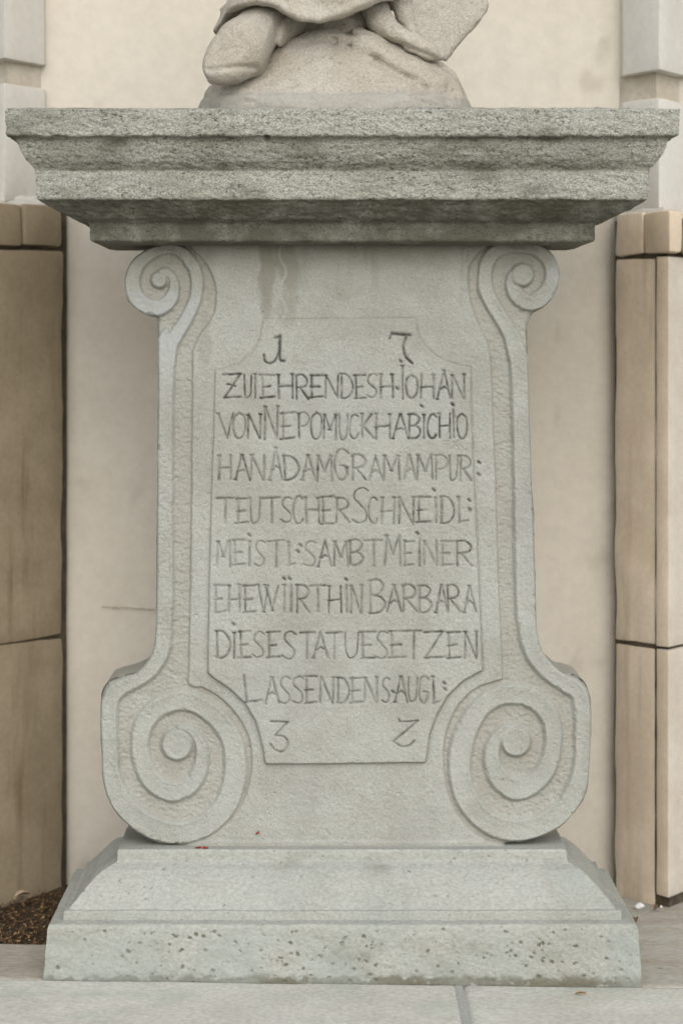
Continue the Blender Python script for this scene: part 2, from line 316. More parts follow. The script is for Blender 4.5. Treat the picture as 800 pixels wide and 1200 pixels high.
RIB = {
 'ul': [(194, 470, 10), (195, 430, 10.5), (198, 408, 10), (207, 392, 8.5), (217, 376, 8), (225, 360, 7.5), (230, 345, 7.5), (231, 328, 8), (227, 313, 8), (217, 299, 7.5), (203, 291.5, 6.5), (189, 292, 6.5), (174, 299, 7.5), (161, 311, 8.5), (155, 328, 9.5), (157, 344, 10), (166, 356, 10.5),
        (179, 361, 10), (191, 359, 9), (200.5, 350, 8), (204, 337, 6.5), (202, 326, 5.5), (196, 319, 5), (190, 319, 5)],
 'll': [(193.5, 690, 10.5), (192, 735, 10.5), (189, 762, 10.5), (178, 784, 9.5), (158, 799, 9), (140, 808, 10), (129, 822, 11), (128, 845, 10.5), (128.5, 875, 10.5), (130, 905, 11), (138, 932, 13), (154, 954, 14), (178, 970, 14.5), (208, 977, 14), (238, 969, 14), (261, 949, 14), (273, 922, 14),
        (276, 895, 14), (272, 869, 13), (258, 846, 12.5), (236, 828, 12), (212, 821, 12.5), (187, 829, 12.5), (170, 847, 12), (164, 870, 11), (167, 893, 11.5), (178, 915, 12), (198, 928, 12), (218, 924, 11.5), (232, 908, 10), (237, 886, 8.5), (233, 868, 7), (223, 856, 5.5), (210, 853, 4)],
 'ur': [(609.5, 470, 11), (608, 430, 11), (604, 408, 11), (597, 390, 9.5), (588, 374, 9), (578, 358, 9), (570, 342, 9), (568, 325, 8.5), (570, 310, 8.5), (578, 297, 8.5), (592, 289.5, 8), (611, 288.5, 8), (630, 293, 8.5), (643, 305, 9), (647, 322, 9), (643, 338, 10), (633, 350, 10.5),
        (619, 355, 9.5), (607, 348, 9.5), (600, 336, 8.5), (601, 325, 8)],
 'lr': [(615, 690, 12.5), (617.5, 735, 12), (625, 763, 12), (640, 784, 11.5), (660, 800, 11), (677, 812, 10.5), (682, 832, 10.5), (682.5, 865, 10.5), (681.5, 897, 10.5), (675, 925, 12), (661, 948, 13), (640, 964, 14), (614, 973, 13.5), (588, 971, 14), (564, 958, 14), (546, 934, 14), (538.5, 906, 13.5),
        (540, 879, 14), (548, 853, 13), (562, 831, 12), (582, 817, 12), (606, 814, 12.5), (630, 823, 12), (645, 843, 11.5), (648, 870, 10.5), (641, 899, 11.5), (625, 918, 12.5), (603, 925, 14), (584, 911, 12.5), (576, 890, 10), (579, 871, 9), (590, 858, 8), (600, 854, 6)]}
STRIPS = [[(194.5, 400, 10), (194, 470, 10), (193.5, 560, 10), (193.5, 690, 10.5), (193, 720, 10.5)], [(608, 420, 11), (609.5, 470, 11), (612, 560, 11.5), (615, 690, 12.5), (616, 720, 12)], [(188, 400, 5), (195, 388, 4)]]
EYES = [(186.5, 328, 10.5), (207.5, 873, 19), (612, 322, 14), (604, 869, 18.5)]
def catmull(pts, n=6):
    p = [pts[0]]+list(pts)+[pts[-1]]; out = []
    for i in range(1, len(p)-2):
        a, b, c, d = (np.array(p[i+k], float) for k in (-1, 0, 1, 2))
        for s in range(n):
            t = s/n; out.append(.5*((2*b)+(-a+c)*t+(2*a-5*b+4*c-d)*t*t+(-a+3*b-3*c+d)*t**3))
    out.append(np.array(p[-2], float)); return np.array(out)
G = .0019
x0, x1 = px2x(112, YD), px2x(699, YD); zt, zb = px2z(274, YD), px2z(1000, YD)
NX = int((x1-x0)/G); NZ = int((zt-zb)/G)
gx = np.linspace(x0, x1, NX+1); gz = np.linspace(zt, zb, NZ+1)
GXp = HX+(gx-CX)*F/(DIST+YD); GYp = HY-(gz-EYE)*F/(DIST+YD)
PXX, PYY = np.meshgrid(GXp, GYp)                  # (NZ+1, NX+1) photo px
XX, ZZ = np.meshgrid(gx, gz)
def poly_sd(poly, X, Y):
    d = np.full(X.shape, 1e9); ins = np.zeros(X.shape, bool)
    n = len(poly)
    for i in range(n):
        ax, ay = poly[i]; bx, by = poly[(i+1) % n]
        ex, ey = bx-ax, by-ay
        t = np.clip(((X-ax)*ex+(Y-ay)*ey)/(ex*ex+ey*ey+1e-12), 0, 1)
        d = np.minimum(d, (X-ax-t*ex)**2+(Y-ay-t*ey)**2)
        if by != ay:
            c = (ay > Y) != (by > Y)
            ins ^= c & (X < (bx-ax)*(Y-ay)/(by-ay)+ax)
    d = np.sqrt(d); return np.where(ins, -d, d)
def win(xa, xb, ya, yb):
    i0 = max(0, np.searchsorted(GXp, xa)); i1 = min(NX+1, np.searchsorted(GXp, xb))
    j0 = max(0, np.searchsorted(GYp, ya)); j1 = min(NZ+1, np.searchsorted(GYp, yb))
    return slice(j0, j1), slice(i0, i1)
def stroke_sd(D, pts, pad=24):
    for a, b in zip(pts[:-1], pts[1:]):
        r = max(a[2], b[2])+pad
        sl = win(min(a[0], b[0])-r, max(a[0], b[0])+r, min(a[1], b[1])-r, max(a[1], b[1])+r)
        X = PXX[sl]; Y = PYY[sl]
        ex, ey = b[0]-a[0], b[1]-a[1]
        t = np.clip(((X-a[0])*ex+(Y-a[1])*ey)/(ex*ex+ey*ey+1e-9), 0, 1)
        d = np.hypot(X-a[0]-t*ex, Y-a[1]-t*ey)-(a[2]+(b[2]-a[2])*t)
        D[sl] = np.minimum(D[sl], d)
OUTS = [tuple(p) for p in catmull(OUTLINE, 2)]
sdO = poly_sd(OUTS, PXX, PYY)
sdB = poly_sd([tuple(p) for p in catmull(BODY, 2)], PXX, PYY)
sdP = poly_sd(PANEL, PXX, PYY)
wob = fbm(XX, ZZ, ZZ*0, 40, 3, 301)*1.5           # hand-cut wobble in pixels
sdR = np.full(PXX.shape, 30.0)
for k, r in RIB.items(): stroke_sd(sdR, catmull(r, 5))
for r in STRIPS: stroke_sd(sdR, catmull(r, 4))
for (ex, ey, er) in EYES: sdR = np.minimum(sdR, np.hypot(PXX-ex, (PYY-ey))-er)
LOW = -.012
eye_d = np.full(PXX.shape, 99.0)
for (ex, ey, er) in EYES: eye_d = np.minimum(eye_d, np.hypot(PXX-ex, PYY-ey)-er)
ew = np.where(PYY < 430, .6, 1.0)
rib = 1-sstep(-3.4*ew, 2.6*ew, sdR+wob*.5)
# the V cut between winding and eye keeps the eye standing proud
H = LOW+(-LOW)*rib
H += .0035*(1-sstep(-4, 0, eye_d+wob*.4))-.004*np.exp(-((eye_d-1.0)/1.6)**2)*sstep(.3, 1, rib)*sstep(-3, 6, PYY-np.where(PYY < 600, 325, 870))
H += .0012*np.exp(-((sdR+3.0)/2.0)**2)-.0010*(1-sstep(-12, -4, sdR))          # ribbon is slightly hollow with a soft rim
body = 1-sstep(-2.2, 1.0, sdB+wob*.5)
Hb = np.where(sdB < 0, -.0035, -.0035)
H = H*(1-body)+Hb*body
# shallow ledge at the foot of the die
H += .006*sstep(984.5, 987, PYY+wob)*body
# raised inscription panel: almost flush on top, proud at its foot
lift = .0036+.0075*sstep(560, 800, PYY)
lift = lift+.003*sstep(430, 470, PYY)*(1-sstep(545, 575, PXX))
pan = 1-sstep(-1.6, .8, sdP+wob*.35)
H += pan*lift
H -= .0024*np.exp(-((sdP-.6)/1.0)**2)*body
# tooling
tool = np.abs(fbm(XX*.8, ZZ*1.3, ZZ*0, 75, 3, 401)); tool2 = fbm(XX, ZZ, ZZ*0, 170, 3, 411)
chan = (1-rib)*(1-body)
shaft = sstep(470, 520, PYY)*(1-sstep(700, 760, PYY))*(1-sstep(-14, -4, -(-sdO-0)))*0
H += chan*(-.0045*tool+.0022*tool2+.0007)
sm = fbm(XX, ZZ, ZZ*0, 12, 3, 421)
grain = fbm(XX, ZZ, ZZ*0, 150, 4, 431); grain2 = fbm(XX, ZZ*1.4, ZZ*0, 55, 3, 441)
H += (1-chan)*(grain*.0017+grain2*.0008)+sm*.0012
lshaft = sstep(500, 560, PYY)*(1-sstep(730, 780, PYY))*(PXX < 240)*rib
H -= lshaft*.0035*tool
H -= scatter(XX, ZZ, 1500, (-.6, .6), (.2, 1.75), (.0012, .0032), .9, 74, M0=lambda a, b: abs(a) > .27 or b < .55 or b > 1.52)
H -= scatter(XX, ZZ, 250, (-.3, .3), (.5, 1.55), (.0010, .0018), .7, 75)
# outer arris worn and chipped
chip = fbm(XX, ZZ, ZZ*0, 28, 4, 461)
H -= .005*(1-sstep(0, 2.6+1.5*chip, -sdO))
H -= .006*sstep(.28, .5, fbm(XX, ZZ, ZZ*0, 34, 3, 463))*(1-sstep(1, 7, -sdO))
H -= .0035*sstep(.34, .5, fbm(XX, ZZ, ZZ*0, 42, 3, 465))*np.exp(-((sdR+1.5)/3)**2)*(1-body)
# ---- lettering
SF = {  # unit stroke font, y down
 'A': [[(0, 1), (.48, 0)], [(.48, 0), (1, 1)], [(.22, .66), (.5, .58), (.78, .66)]],
 'B': [[(.05, 0), (.08, 1)], ['s', (0, .03), (.55, 0), (.9, .18), (.6, .43), (.1, .48)], ['s', (.1, .48), (.7, .5), (1, .75), (.65, .98), (0, 1)]],
 'C': [['s', (1, .1), (.7, 0), (.3, .08), (.05, .4), (.08, .75), (.35, .98), (.75, .99), (1, .85)]],
 'D': [[(.06, 0), (.1, 1)], ['s', (0, .02), (.45, .03), (.85, .25), (1, .58), (.75, .88), (.35, 1), (0, .98)]],
 'E': [[(.08, 0), (.1, 1)], [(0, .02), (1, 0)], [(.1, .52), (.7, .5)], [(0, 1), (1, .96)]],
 'G': [['s', (1, .12), (.7, 0), (.3, .08), (.05, .4), (.1, .8), (.4, 1), (.75, .92), (.92, .6)], [(.65, .55), (1, .6)], [(.9, .6), (.93, .85)]],
 'H': [[(.05, 0), (.02, 1)], [(.95, 0), (.98, 1)], [(.05, .53), (.95, .5)]],
 'I': [[(.5, 0), (.5, 1)]],
 'K': [[(.08, 0), (.08, 1)], [(.9, .04), (.12, .5)], [(.12, .5), (1, 1)]],
 'L': [[(.1, 0), (.2, 1)], [(.2, 1), (1, .93)]],
 'M': [[(.08, .02), (0, 1)], [(.08, .02), (.5, .62)], [(.5, .62), (.92, .02)], [(.92, .02), (1, 1)]],
 'N': [[(.05, .02), (0, 1)], [(.05, .02), (.9, 1)], [(.95, 0), (.93, 1)]],
 'O': [['s', (.5, 0), (.12, .15), (0, .5), (.15, .88), (.5, 1), (.85, .85), (1, .5), (.88, .15), (.5, 0)]],
 'P': [[(.08, 0), (.1, 1)], ['s', (0, .03), (.6, 0), (1, .22), (.8, .48), (.35, .56)]],
 'R': [[(.08, 0), (.08, 1)], ['s', (0, .03), (.55, 0), (.92, .2), (.75, .45), (.15, .52)], [(.3, .52), (1, 1)]],
 'S': [['s', (1, .08), (.65, 0), (.25, .1), (.15, .3), (.5, .48), (.9, .68), (.85, .92), (.45, 1), (0, .9)]],
 'T': [[(0, .02), (1, 0)], [(.5, .02), (.5, 1)]],
 'U': [['s', (.03, 0), (.05, .6), (.2, .95), (.5, 1), (.85, .85), (.95, .4), (1, 0)]],
 'V': [[(0, 0), (.6, 1)], [(.6, 1), (1, 0)]],
 'W': [[(0, 0), (.3, 1)], [(.3, 1), (.5, 0)], [(.35, .02), (.72, 1)], [(.72, 1), (1, .05)]],
 'Z': [[(.03, .04), (1, 0)], [(1, 0), (0, .98)], [(0, .98), (1, .95)], [(.3, .42), (.68, .5)]],
 'z': [[(.03, .04), (1, 0)], [(1, 0), (0, .98)], [(0, .98), (1, .95)]],
}
# text, top y, bottom y, strength, letters (char, x0, x1[, top]); '.' is a drilled dot (x, y)
LINES = [
 (439, 467, .95, [('Z', 262.6, 282), ('U', 286, 294.5), ('I', 298, 300), ('E', 306, 322), ('H', 326, 343), ('R', 346, 361), ('E', 363.6, 379), ('N', 381, 397), ('D', 399, 413), ('E', 415.5, 428), ('S', 429, 442), ('H', 445.5, 460), ('.', 465, 455), ('.', 469, 423), ('I', 470, 473, 428),
                ('O', 475, 489), ('H', 492.5, 508), ('A', 512, 528, 434), ('N', 529, 544)]),
 (485, 514, .9, [('V', 256, 273), ('O', 273, 288), ('N', 290.5, 306), ('N', 310, 326, 476), ('E', 330, 345), ('P', 349, 362), ('O', 364, 377), ('M', 379, 394), ('U', 397, 407), ('C', 409, 419), ('K', 423, 437), ('H', 440, 457), ('A', 460, 478), ('B', 478, 492), ('I', 495, 497), ('.', 494, 476),
                ('C', 500, 511), ('H', 514, 527), ('I', 530, 532, 480), ('.', 530, 474), ('O', 535, 547)]),
 (534, 563, .7, [('H', 256, 271), ('A', 276, 293), ('N', 294, 310), ('A', 316, 331, 525), ('D', 332, 350), ('A', 354, 369), ('M', 371, 389), ('G', 391, 408, 527), ('R', 412, 429), ('A', 432, 448), ('M', 449, 468), ('A', 473, 487), ('M', 488, 507), ('P', 509, 524), ('U', 526, 536), ('R', 538, 552),
                ('.', 561, 542), ('.', 560.5, 556)]),
 (583, 613, .75, [('T', 255, 273), ('E', 278, 291), ('U', 293, 305), ('T', 309, 328), ('S', 329, 342), ('C', 343, 355), ('H', 358, 374), ('E', 377, 391), ('R', 393, 409), ('S', 412, 431, 572), ('C', 431, 442), ('H', 447, 462), ('N', 467, 485), ('E', 489, 504), ('I', 509, 511), ('.', 508, 574), ('D', 516, 532),
                 ('L', 535, 548), ('.', 549, 586), ('.', 550, 597)]),
 (634, 663, .62, [('M', 254, 270), ('E', 274, 287), ('I', 291, 293), ('.', 292, 627), ('S', 298, 310), ('T', 315, 333), ('L', 337, 346), ('.', 352, 639), ('.', 349, 646), ('S', 356, 370), ('A', 373, 388), ('M', 391, 407), ('B', 409, 425), ('T', 428, 447), ('M', 451, 469, 627), ('E', 473, 485), ('I', 490, 492),
                ('.', 489, 625), ('N', 496, 512), ('E', 517, 530), ('R', 534, 553)]),
 (686, 717, .7, [('E', 252, 264), ('H', 268, 281), ('E', 286, 300), ('W', 302, 326), ('I', 332, 334), ('I', 340, 342), ('.', 333, 678), ('.', 339.5, 678), ('R', 347, 362), ('T', 364, 381), ('H', 385, 400), ('I', 405, 407), ('.', 405.5, 679), ('N', 411, 424), ('B', 432, 451, 680), ('A', 453, 470), ('R', 471, 488), ('B', 490, 505),
                 ('A', 510, 524), ('R', 523, 538), ('A', 543, 557)]),
 (740, 771, .74, [('D', 253, 270), ('I', 274, 276), ('.', 273.6, 731), ('E', 281, 294), ('S', 296, 309), ('E', 314, 328), ('S', 331, 346), ('T', 352, 368), ('A', 367, 384), ('T', 383, 400), ('U', 404, 420), ('E', 423, 439), ('S', 440, 454), ('E', 457, 475), ('T', 476, 493), ('z', 498, 518), ('E', 524, 539), ('N', 544, 559)]),
 (793, 823, .72, [('L', 284, 307, 791), ('A', 311, 327), ('S', 327, 340), ('S', 342, 356), ('E', 358, 371), ('N', 375, 391), ('D', 395, 409), ('E', 411, 425), ('N', 427, 442), ('S', 447, 456), ('.', 460, 810), ('A', 462, 477), ('U', 478, 488), ('G', 490, 501), ('L', 506, 514), ('.', 520, 800), ('.', 521, 807)]),
]
ink = np.zeros(PXX.shape)
cut = np.zeros(PXX.shape)
def groove(pts, w0, strength, depth=1.0):
    global ink, cut
    for a, b in zip(pts[:-1], pts[1:]):
        r = w0+5
        sl = win(min(a[0], b[0])-r, max(a[0], b[0])+r, min(a[1], b[1])-r, max(a[1], b[1])+r)
        X = PXX[sl]+wob[sl]*.22; Y = PYY[sl]+wob[sl]*.15
        ex, ey = b[0]-a[0], b[1]-a[1]
        t = np.clip(((X-a[0])*ex+(Y-a[1])*ey)/(ex*ex+ey*ey+1e-9), 0, 1)
        d = np.hypot(X-a[0]-t*ex, Y-a[1]-t*ey)
        cut[sl] = np.maximum(cut[sl], np.clip(1-d/(w0*1.5), 0, 1)*depth)
        ink[sl] = np.maximum(ink[sl], np.clip(1.15-d/(w0*1.15), 0, 1)*strength)
def letter(ch, xa, xb, ya, yb, st):
    st *= rng.uniform(.75, 1.15)
    if ch == '.':
        groove([(xa-1, ya-.8), (xa+.9, ya+.9)], 1.7, min(1, st*1.35), 1.1); return
    sl = rng.uniform(-.5, .5)
    for s in SF[ch]:
        sm_ = s[0] == 's'; pts = s[1:] if sm_ else s
        pp = [(xa+(xb-xa)*u+sl*(.5-v)+rng.normal(0, .25), ya+(yb-ya)*v+rng.normal(0, .35)) for u, v in pts]
        if sm_: pp = [tuple(q[:2]) for q in catmull([(x, y, 0) for x, y in pp], 5)]
        vert = abs(pts[0][0]-pts[-1][0]) < .3
        wd = rng.uniform(1.2, 1.7) if (vert or not sm_) else rng.uniform(1.0, 1.25)
        k = st*rng.uniform(.75, 1.1)
        groove(pp, wd, k, .75+.3*rng.random())
        if not sm_ and rng.random() < .7:      # chisel serif: a short dark peck at the stroke's start
            x, y = pp[0]; groove([(x-1.6, y), (x+1.2, y+.3)], 1.3, min(1, k*1.2), 1)
for ya, yb, st, ls in LINES:
    for L_ in ls:
        if L_[0] == '.': letter('.', L_[1], 0, L_[2], 0, st)
        else: letter(L_[0], L_[1], L_[2], L_[3] if len(L_) > 3 else ya+rng.uniform(-1, 1), yb+rng.uniform(-1, 1), st)
def free(pts, w0, st, smooth=True, dp=1.0):
    if smooth: pts = [tuple(q[:2]) for q in catmull([(x, y, 0) for x, y in pts], 5)]
    groove(pts, w0, st, dp)
free([(328, 394), (327.5, 405), (328, 421), (333, 423)], 2.2, .95); free([(322, 396), (329, 394)], 1.6, .9, False)
free([(309, 416), (310.5, 423), (316, 426), (322, 423), (326, 414)], 1.5, .95)
free([(456, 397), (459, 390)], 1.5, .9, False); free([(459, 391), (480, 392.5)], 2.3, 1, False); free([(476, 394), (473, 402), (472.5, 408), (475, 418), (482.5, 425.6)], 1.9, .95)
free([(317, 845), (337.5, 845.6)], 1.3, .7, False); free([(337, 846), (322.5, 861)], 1.1, .65, False); free([(322.5, 861), (333, 863), (337, 869), (335, 877), (328.6, 880.6), (321, 877), (317, 871.5)], 1.3, .65)
free([(467, 842), (468, 845)], 1.2, .8, False); free([(468, 845.5), (489.6, 844)], 1.2, .75, False); free([(489, 844.5), (461, 868)], 1.3, .7, False); free([(461, 868), (466.5, 872.5), (472.6, 874.6), (480.5, 872), (485, 867)], 1.2, .65)
free([(519, 517.5), (525, 517)], .9, .35, False, .5); free([(520, 521), (525, 520.5)], .9, .3, False, .5); free([(529, 516), (537, 526)], .9, .35, False, .5); free([(537, 516), (529, 526)], .9, .35, False, .5); free([(542, 517), (538, 520), (541, 525)], .9, .3, True, .5)
H -= cut*.0056
ink *= .85+.45*fbm(XX, ZZ, ZZ*0, 90, 3, 501)*1.6
ink = np.clip(ink, 0, 1)
# ---- colour masks: raw stone in the channels, whitewash left on the ribbons, drip stains and a darker zone below the cornice
earth = chan*(.5+.5*fbm(XX, ZZ, ZZ*0, 30, 3, 511))
earth += (.55+.5*(PYY < 436))*np.exp(-((sdP)/1.6)**2)*(.5+fbm(XX, ZZ, ZZ*0, 25, 3, 515))
earth += .5*np.exp(-((sdB)/1.8)**2)*(.6+fbm(XX, ZZ, ZZ*0, 25, 3, 516))
earth += .38*sstep(-.1, .5, fbm(XX, ZZ, ZZ*0, 7, 5, 521, .65))
earth += .5*sstep(.35, .6, fbm(XX, ZZ, ZZ*0, 75, 3, 523))
earth += .35*np.exp(-((PYY-990)/4)**2)
pale = rib*sstep(-.25, .35, fbm(XX, ZZ, ZZ*0, 10, 3, 531))*(.8*(1-sstep(360, 470, PYY))+.35)*(1-body)
pale = np.maximum(pale, rib*(1-body)*np.exp(-(((PXX-168)/16)**2+((PYY-352)/22)**2)))
pale += .35*body*sstep(.0, .5, fbm(XX, ZZ, ZZ*0, 6, 3, 535))
def blob(cx, cy, rx, ry, e=.6, s=0): return sstep(-.35, .35, 1-np.hypot((PXX-cx)/rx, (PYY-cy)/ry)+e*fbm(XX, ZZ, ZZ*0, 18, 4, 540+s))
stain_tone = .0*PXX
stain_tone += .75*blob(312, 315, 9, 55, .9, 1)+.5*blob(336, 325, 12, 50, .9, 2)+.35*blob(425, 315, 115, 40, .8, 3)+.4*blob(240, 396, 8, 34, .9, 4)+.35*blob(242, 320, 9, 30, .9, 5)
stain_tone -= .9*np.exp(-((PXX-331-4*np.sin(PYY/7.0))/1.3)**2)*blob(331, 325, 20, 46, .3, 7)
stain_tone += .3*blob(285, 425, 26, 14, .6, 6)+.3*(1-sstep(284, 320, PYY+8*fbm(XX, ZZ, ZZ*0, 20, 2, 6)))  # last term darkens the die just under the cornice
stain_tone += .4*sstep(.1, .55, fbm(XX*2.2, ZZ*.28, ZZ*0, 12, 4, 571))*(1-sstep(300, 400, PYY))+.28*sstep(.15, .6, fbm(XX, ZZ*.5, ZZ*0, 9, 5, 573, .65))
stain_tone += .22*blob(240, 540, 12, 90, .8, 8)*0+.25*blob(690, 880, 10, 30, .9, 9)+.3*blob(560, 945, 14, 14, .9, 12)
H_front = YD-H                                    # smaller y is nearer to the camera
# ---- keep the cells inside the outline, snap the rim on to it
sc = poly_sd(OUTS, (PXX[:-1, :-1]+PXX[1:, 1:])/2, (PYY[:-1, :-1]+PYY[1:, 1:])/2)
keep = sc < 0
pad = np.pad(keep, 1)
vk = pad[:-1, :-1].astype(int)+pad[1:, :-1]+pad[:-1, 1:]+pad[1:, 1:]
rim = (vk > 0) & (vk < 4)
gy_, gx_ = np.gradient(sdO, GYp, GXp)
gl = np.hypot(gx_, gy_)+1e-6
SX = np.where(rim, PXX-sdO*gx_/gl, PXX); SY = np.where(rim, PYY-sdO*gy_/gl, PYY)
k_ = (DIST+YD)/F
VX = CX+(SX-HX)*k_; VZ = EYE+(HY-SY)*k_
ID = np.arange((NZ+1)*(NX+1)).reshape(NZ+1, NX+1)
cells = np.stack([ID[:-1, :-1], ID[1:, :-1], ID[1:, 1:], ID[:-1, 1:]], -1)     # normal towards -y
cpx = (PXX[:-1, :-1]+PXX[1:, 1:])/2; cpy = (PYY[:-1, :-1]+PYY[1:, 1:])/2
cB = sdB[:-1, :-1] < 0; cP = sdP[:-1, :-1] < .3
reg = np.zeros(keep.shape, int)                      # 0 die
reg[cP] = 1
side = ~cB & ~cP
reg[side & (cpx < 400)] = 2; reg[side & (cpx > 400)] = 3
reg[side & (cpx < 400) & (cpy < 385)] = 4; reg[side & (cpx < 400) & (cpy > 797)] = 5
reg[side & (cpx > 400) & (cpy < 385)] = 6; reg[side & (cpx > 400) & (cpy > 797)] = 7
VY = H_front
allV = np.stack([VX, VY, VZ], -1).reshape(-1, 3)
AT = {'earth': np.clip(earth, 0, 1).ravel(), 'pale': np.clip(pale, 0, 1).ravel(), 'stain_tone': np.clip(stain_tone, 0, 1).ravel(), 'ink': ink.ravel()}
# rim edges
edges = []
for (dj, di, a, b) in ((0, -1, 0, 1), (1, 0, 1, 2), (0, 1, 2, 3), (-1, 0, 3, 0)):
    nb = pad[1+dj:1+dj+keep.shape[0], 1+di:1+di+keep.shape[1]]
    m_ = keep & ~nb
    edges.append(np.stack([cells[m_][:, a], cells[m_][:, b], reg[m_]], -1))
edges = np.concatenate(edges)
names = {0: 'die_block', 1: 'inscription_panel', 2: 'scroll_shaft', 3: 'scroll_shaft', 4: 'volute', 5: 'volute', 6: 'volute', 7: 'volute'}
labels = {2: 'narrow rough left scroll shaft', 3: 'wider smooth right scroll shaft', 1: 'panel with engraved lettering and the year 17 32'}
objs = {}
depths = np.array([0, .012, .05, .10, .16, YB-YD])
for rg in range(8):
    q = cells[keep & (reg == rg)]
    ed = edges[edges[:, 2] == rg][:, :2]
    used, inv = np.unique(q.ravel(), return_inverse=True)
    V = allV[used]; A = {k: v[used] for k, v in AT.items()}; Q = [inv.reshape(-1, 4)]
    ng = []
    if len(ed):
        eu, ei = np.unique(ed.ravel(), return_inverse=True); ei = ei.reshape(-1, 2); off = len(V); ne = len(eu)
        Vs = []
        for li, dd in enumerate(depths):
            vv = allV[eu].copy()
            if li: vv[:, 1] = YD+dd; 
            if 0 < li:
                vv[:, 0] += .0022*vn(vv[:, 0]*60, vv[:, 1]*60, vv[:, 2]*60, 5)
                vv[:, 2] += .0022*vn(vv[:, 0]*60, vv[:, 1]*60, vv[:, 2]*60, 6)
            Vs.append(vv)
        V = np.concatenate([V]+Vs)
        for k in A:
            e_ = AT[k][eu]
            if k == 'earth': A[k] = np.concatenate([A[k]]+[np.full(ne, .75)]*len(depths))
            elif k == 'pale': A[k] = np.concatenate([A[k]]+[np.zeros(ne)]*len(depths))
            else: A[k] = np.concatenate([A[k]]+[e_*0]*len(depths))
        for li in range(len(depths)-1):
            a = off+li*ne; b = a+ne
            Q.append(np.stack([ei[:, 1]+a, ei[:, 0]+a, ei[:, 0]+b, ei[:, 1]+b], -1))
    if rg == 0:      # plain back of the block
        ol = [(px2x(x, YD), px2z(y, YD)) for x, y in OUTS]
        b0 = len(V); V = np.concatenate([V, np.array([(x, YB-.0005, z) for x, z in ol])])
        for k in A: A[k] = np.concatenate([A[k], np.full(len(ol), .5 if k == 'earth' else 0)])
        ng = [list(range(b0+len(ol)-1, b0-1, -1))]
    me = mesh_np(names[rg], V, np.concatenate(Q), attrs=A, ngons=ng)
    par = pedestal if rg < 4 else objs[2 if rg < 6 else 3]
    o = link(names[rg], me, M['die'], par); objs[rg] = o
    if rg in labels: o['label'] = labels[rg]
del PXX, PYY, XX, ZZ, H, earth, pale, stain_tone, ink

# ------------------------------------------------------------------ implicit surfaces for the statue
def surf_net(f, lo, hi, h):
    n = [int(math.ceil((b-a)/h))+1 for a, b in zip(lo, hi)]
    ax = [a+h*np.arange(k) for a, k in zip(lo, n)]
    X, Y, Z = np.meshgrid(*ax, indexing='ij'); Fv = f(X, Y, Z)
    Sg = Fv < 0
    nx, ny, nz = n
    acc = np.zeros((nx-1, ny-1, nz-1, 3)); cnt = np.zeros((nx-1, ny-1, nz-1))
    C = [(a, b, c) for a in (0, 1) for b in (0, 1) for c in (0, 1)]
    sl = lambda c: tuple(slice(c[k], n[k]-1+c[k]) for k in range(3))
    for c in C:
        for k in range(3):
            if c[k]: continue
            d = list(c); d[k] = 1
            fa, fb = Fv[sl(c)], Fv[sl(d)]; m_ = (fa < 0) != (fb < 0)
            t = np.where(m_, fa/(fa-fb+1e-12), 0)
            for q in range(3): acc[..., q] += m_*(c[q]+(t if q == k else 0))
            cnt += m_
    act = cnt > 0
    idx = -np.ones(act.shape, int); idx[act] = np.arange(act.sum())
    ii = np.argwhere(act); V = (ii+acc[act]/cnt[act][:, None])*h+np.array(lo)
    Q = []
    for k in range(3):
        a, b = [(1, 2), (2, 0), (0, 1)][k]
        s0 = [slice(1, n[q]-1) for q in range(3)]; s1 = list(s0); s0[k] = slice(0, n[k]-1); s1[k] = slice(1, n[k])
        A_, B_ = Sg[tuple(s0)], Sg[tuple(s1)]; m_ = A_ != B_
        pos = np.argwhere(m_); 
        for q in range(3):
            if q != k: pos[:, q] += 1
        inside = A_[m_]
        def cell(da, db):
            p = pos.copy(); p[:, a] -= da; p[:, b] -= db; return idx[p[:, 0], p[:, 1], p[:, 2]]
        q_ = np.stack([cell(1, 1), cell(0, 1), cell(0, 0), cell(1, 0)], -1)
        q_[~inside] = q_[~inside][:, ::-1]; Q.append(q_)
    Q = np.concatenate(Q); Q = Q[(Q >= 0).all(1)]
    return V, Q
def smin(a, b, k): 
    h = np.clip(.5+.5*(b-a)/k, 0, 1); return b*(1-h)+a*h-k*h*(1-h)
def smax(a, b, k): return -smin(-a, -b, k)
def caps(X, Y, Z, pts, flat=(1, 1, 1)):
    d = np.full(X.shape, 9.0)
    for a, b in zip(pts[:-1], pts[1:]):
        ax, ay, az, ar = a; bx, by, bz, br = b
        ex, ey, ez = (bx-ax), (by-ay), (bz-az)
        t = np.clip(((X-ax)*ex+(Y-ay)*ey+(Z-az)*ez)/(ex*ex+ey*ey+ez*ez), 0, 1)
        q = np.sqrt(((X-ax-t*ex)*flat[0])**2+((Y-ay-t*ey)*flat[1])**2+((Z-az-t*ez)*flat[2])**2)-(ar+(br-ar)*t)
        d = smin(d, q, .012)
    return d
TOPZ = px2z(127, -.082)-.001
R_ = .00203
def rough_n(X, Y, Z, a=1.0): return a*(.0032*fbm(X, Y, Z, 50, 4, 601)+.006*fbm(X, Y, Z, 12, 2, 605)-.006*np.maximum(0, np.abs(fbm(X, Y, Z, 26, 2, 608))-.28))
statue = empty('stone_statue', (px2x(393, .15), .2, TOPZ), label='carved sandstone statue cut off at the robe hem, with shoe on a rocky mound', category='statue')
org = np.array([px2x(393, .15), .2, TOPZ])
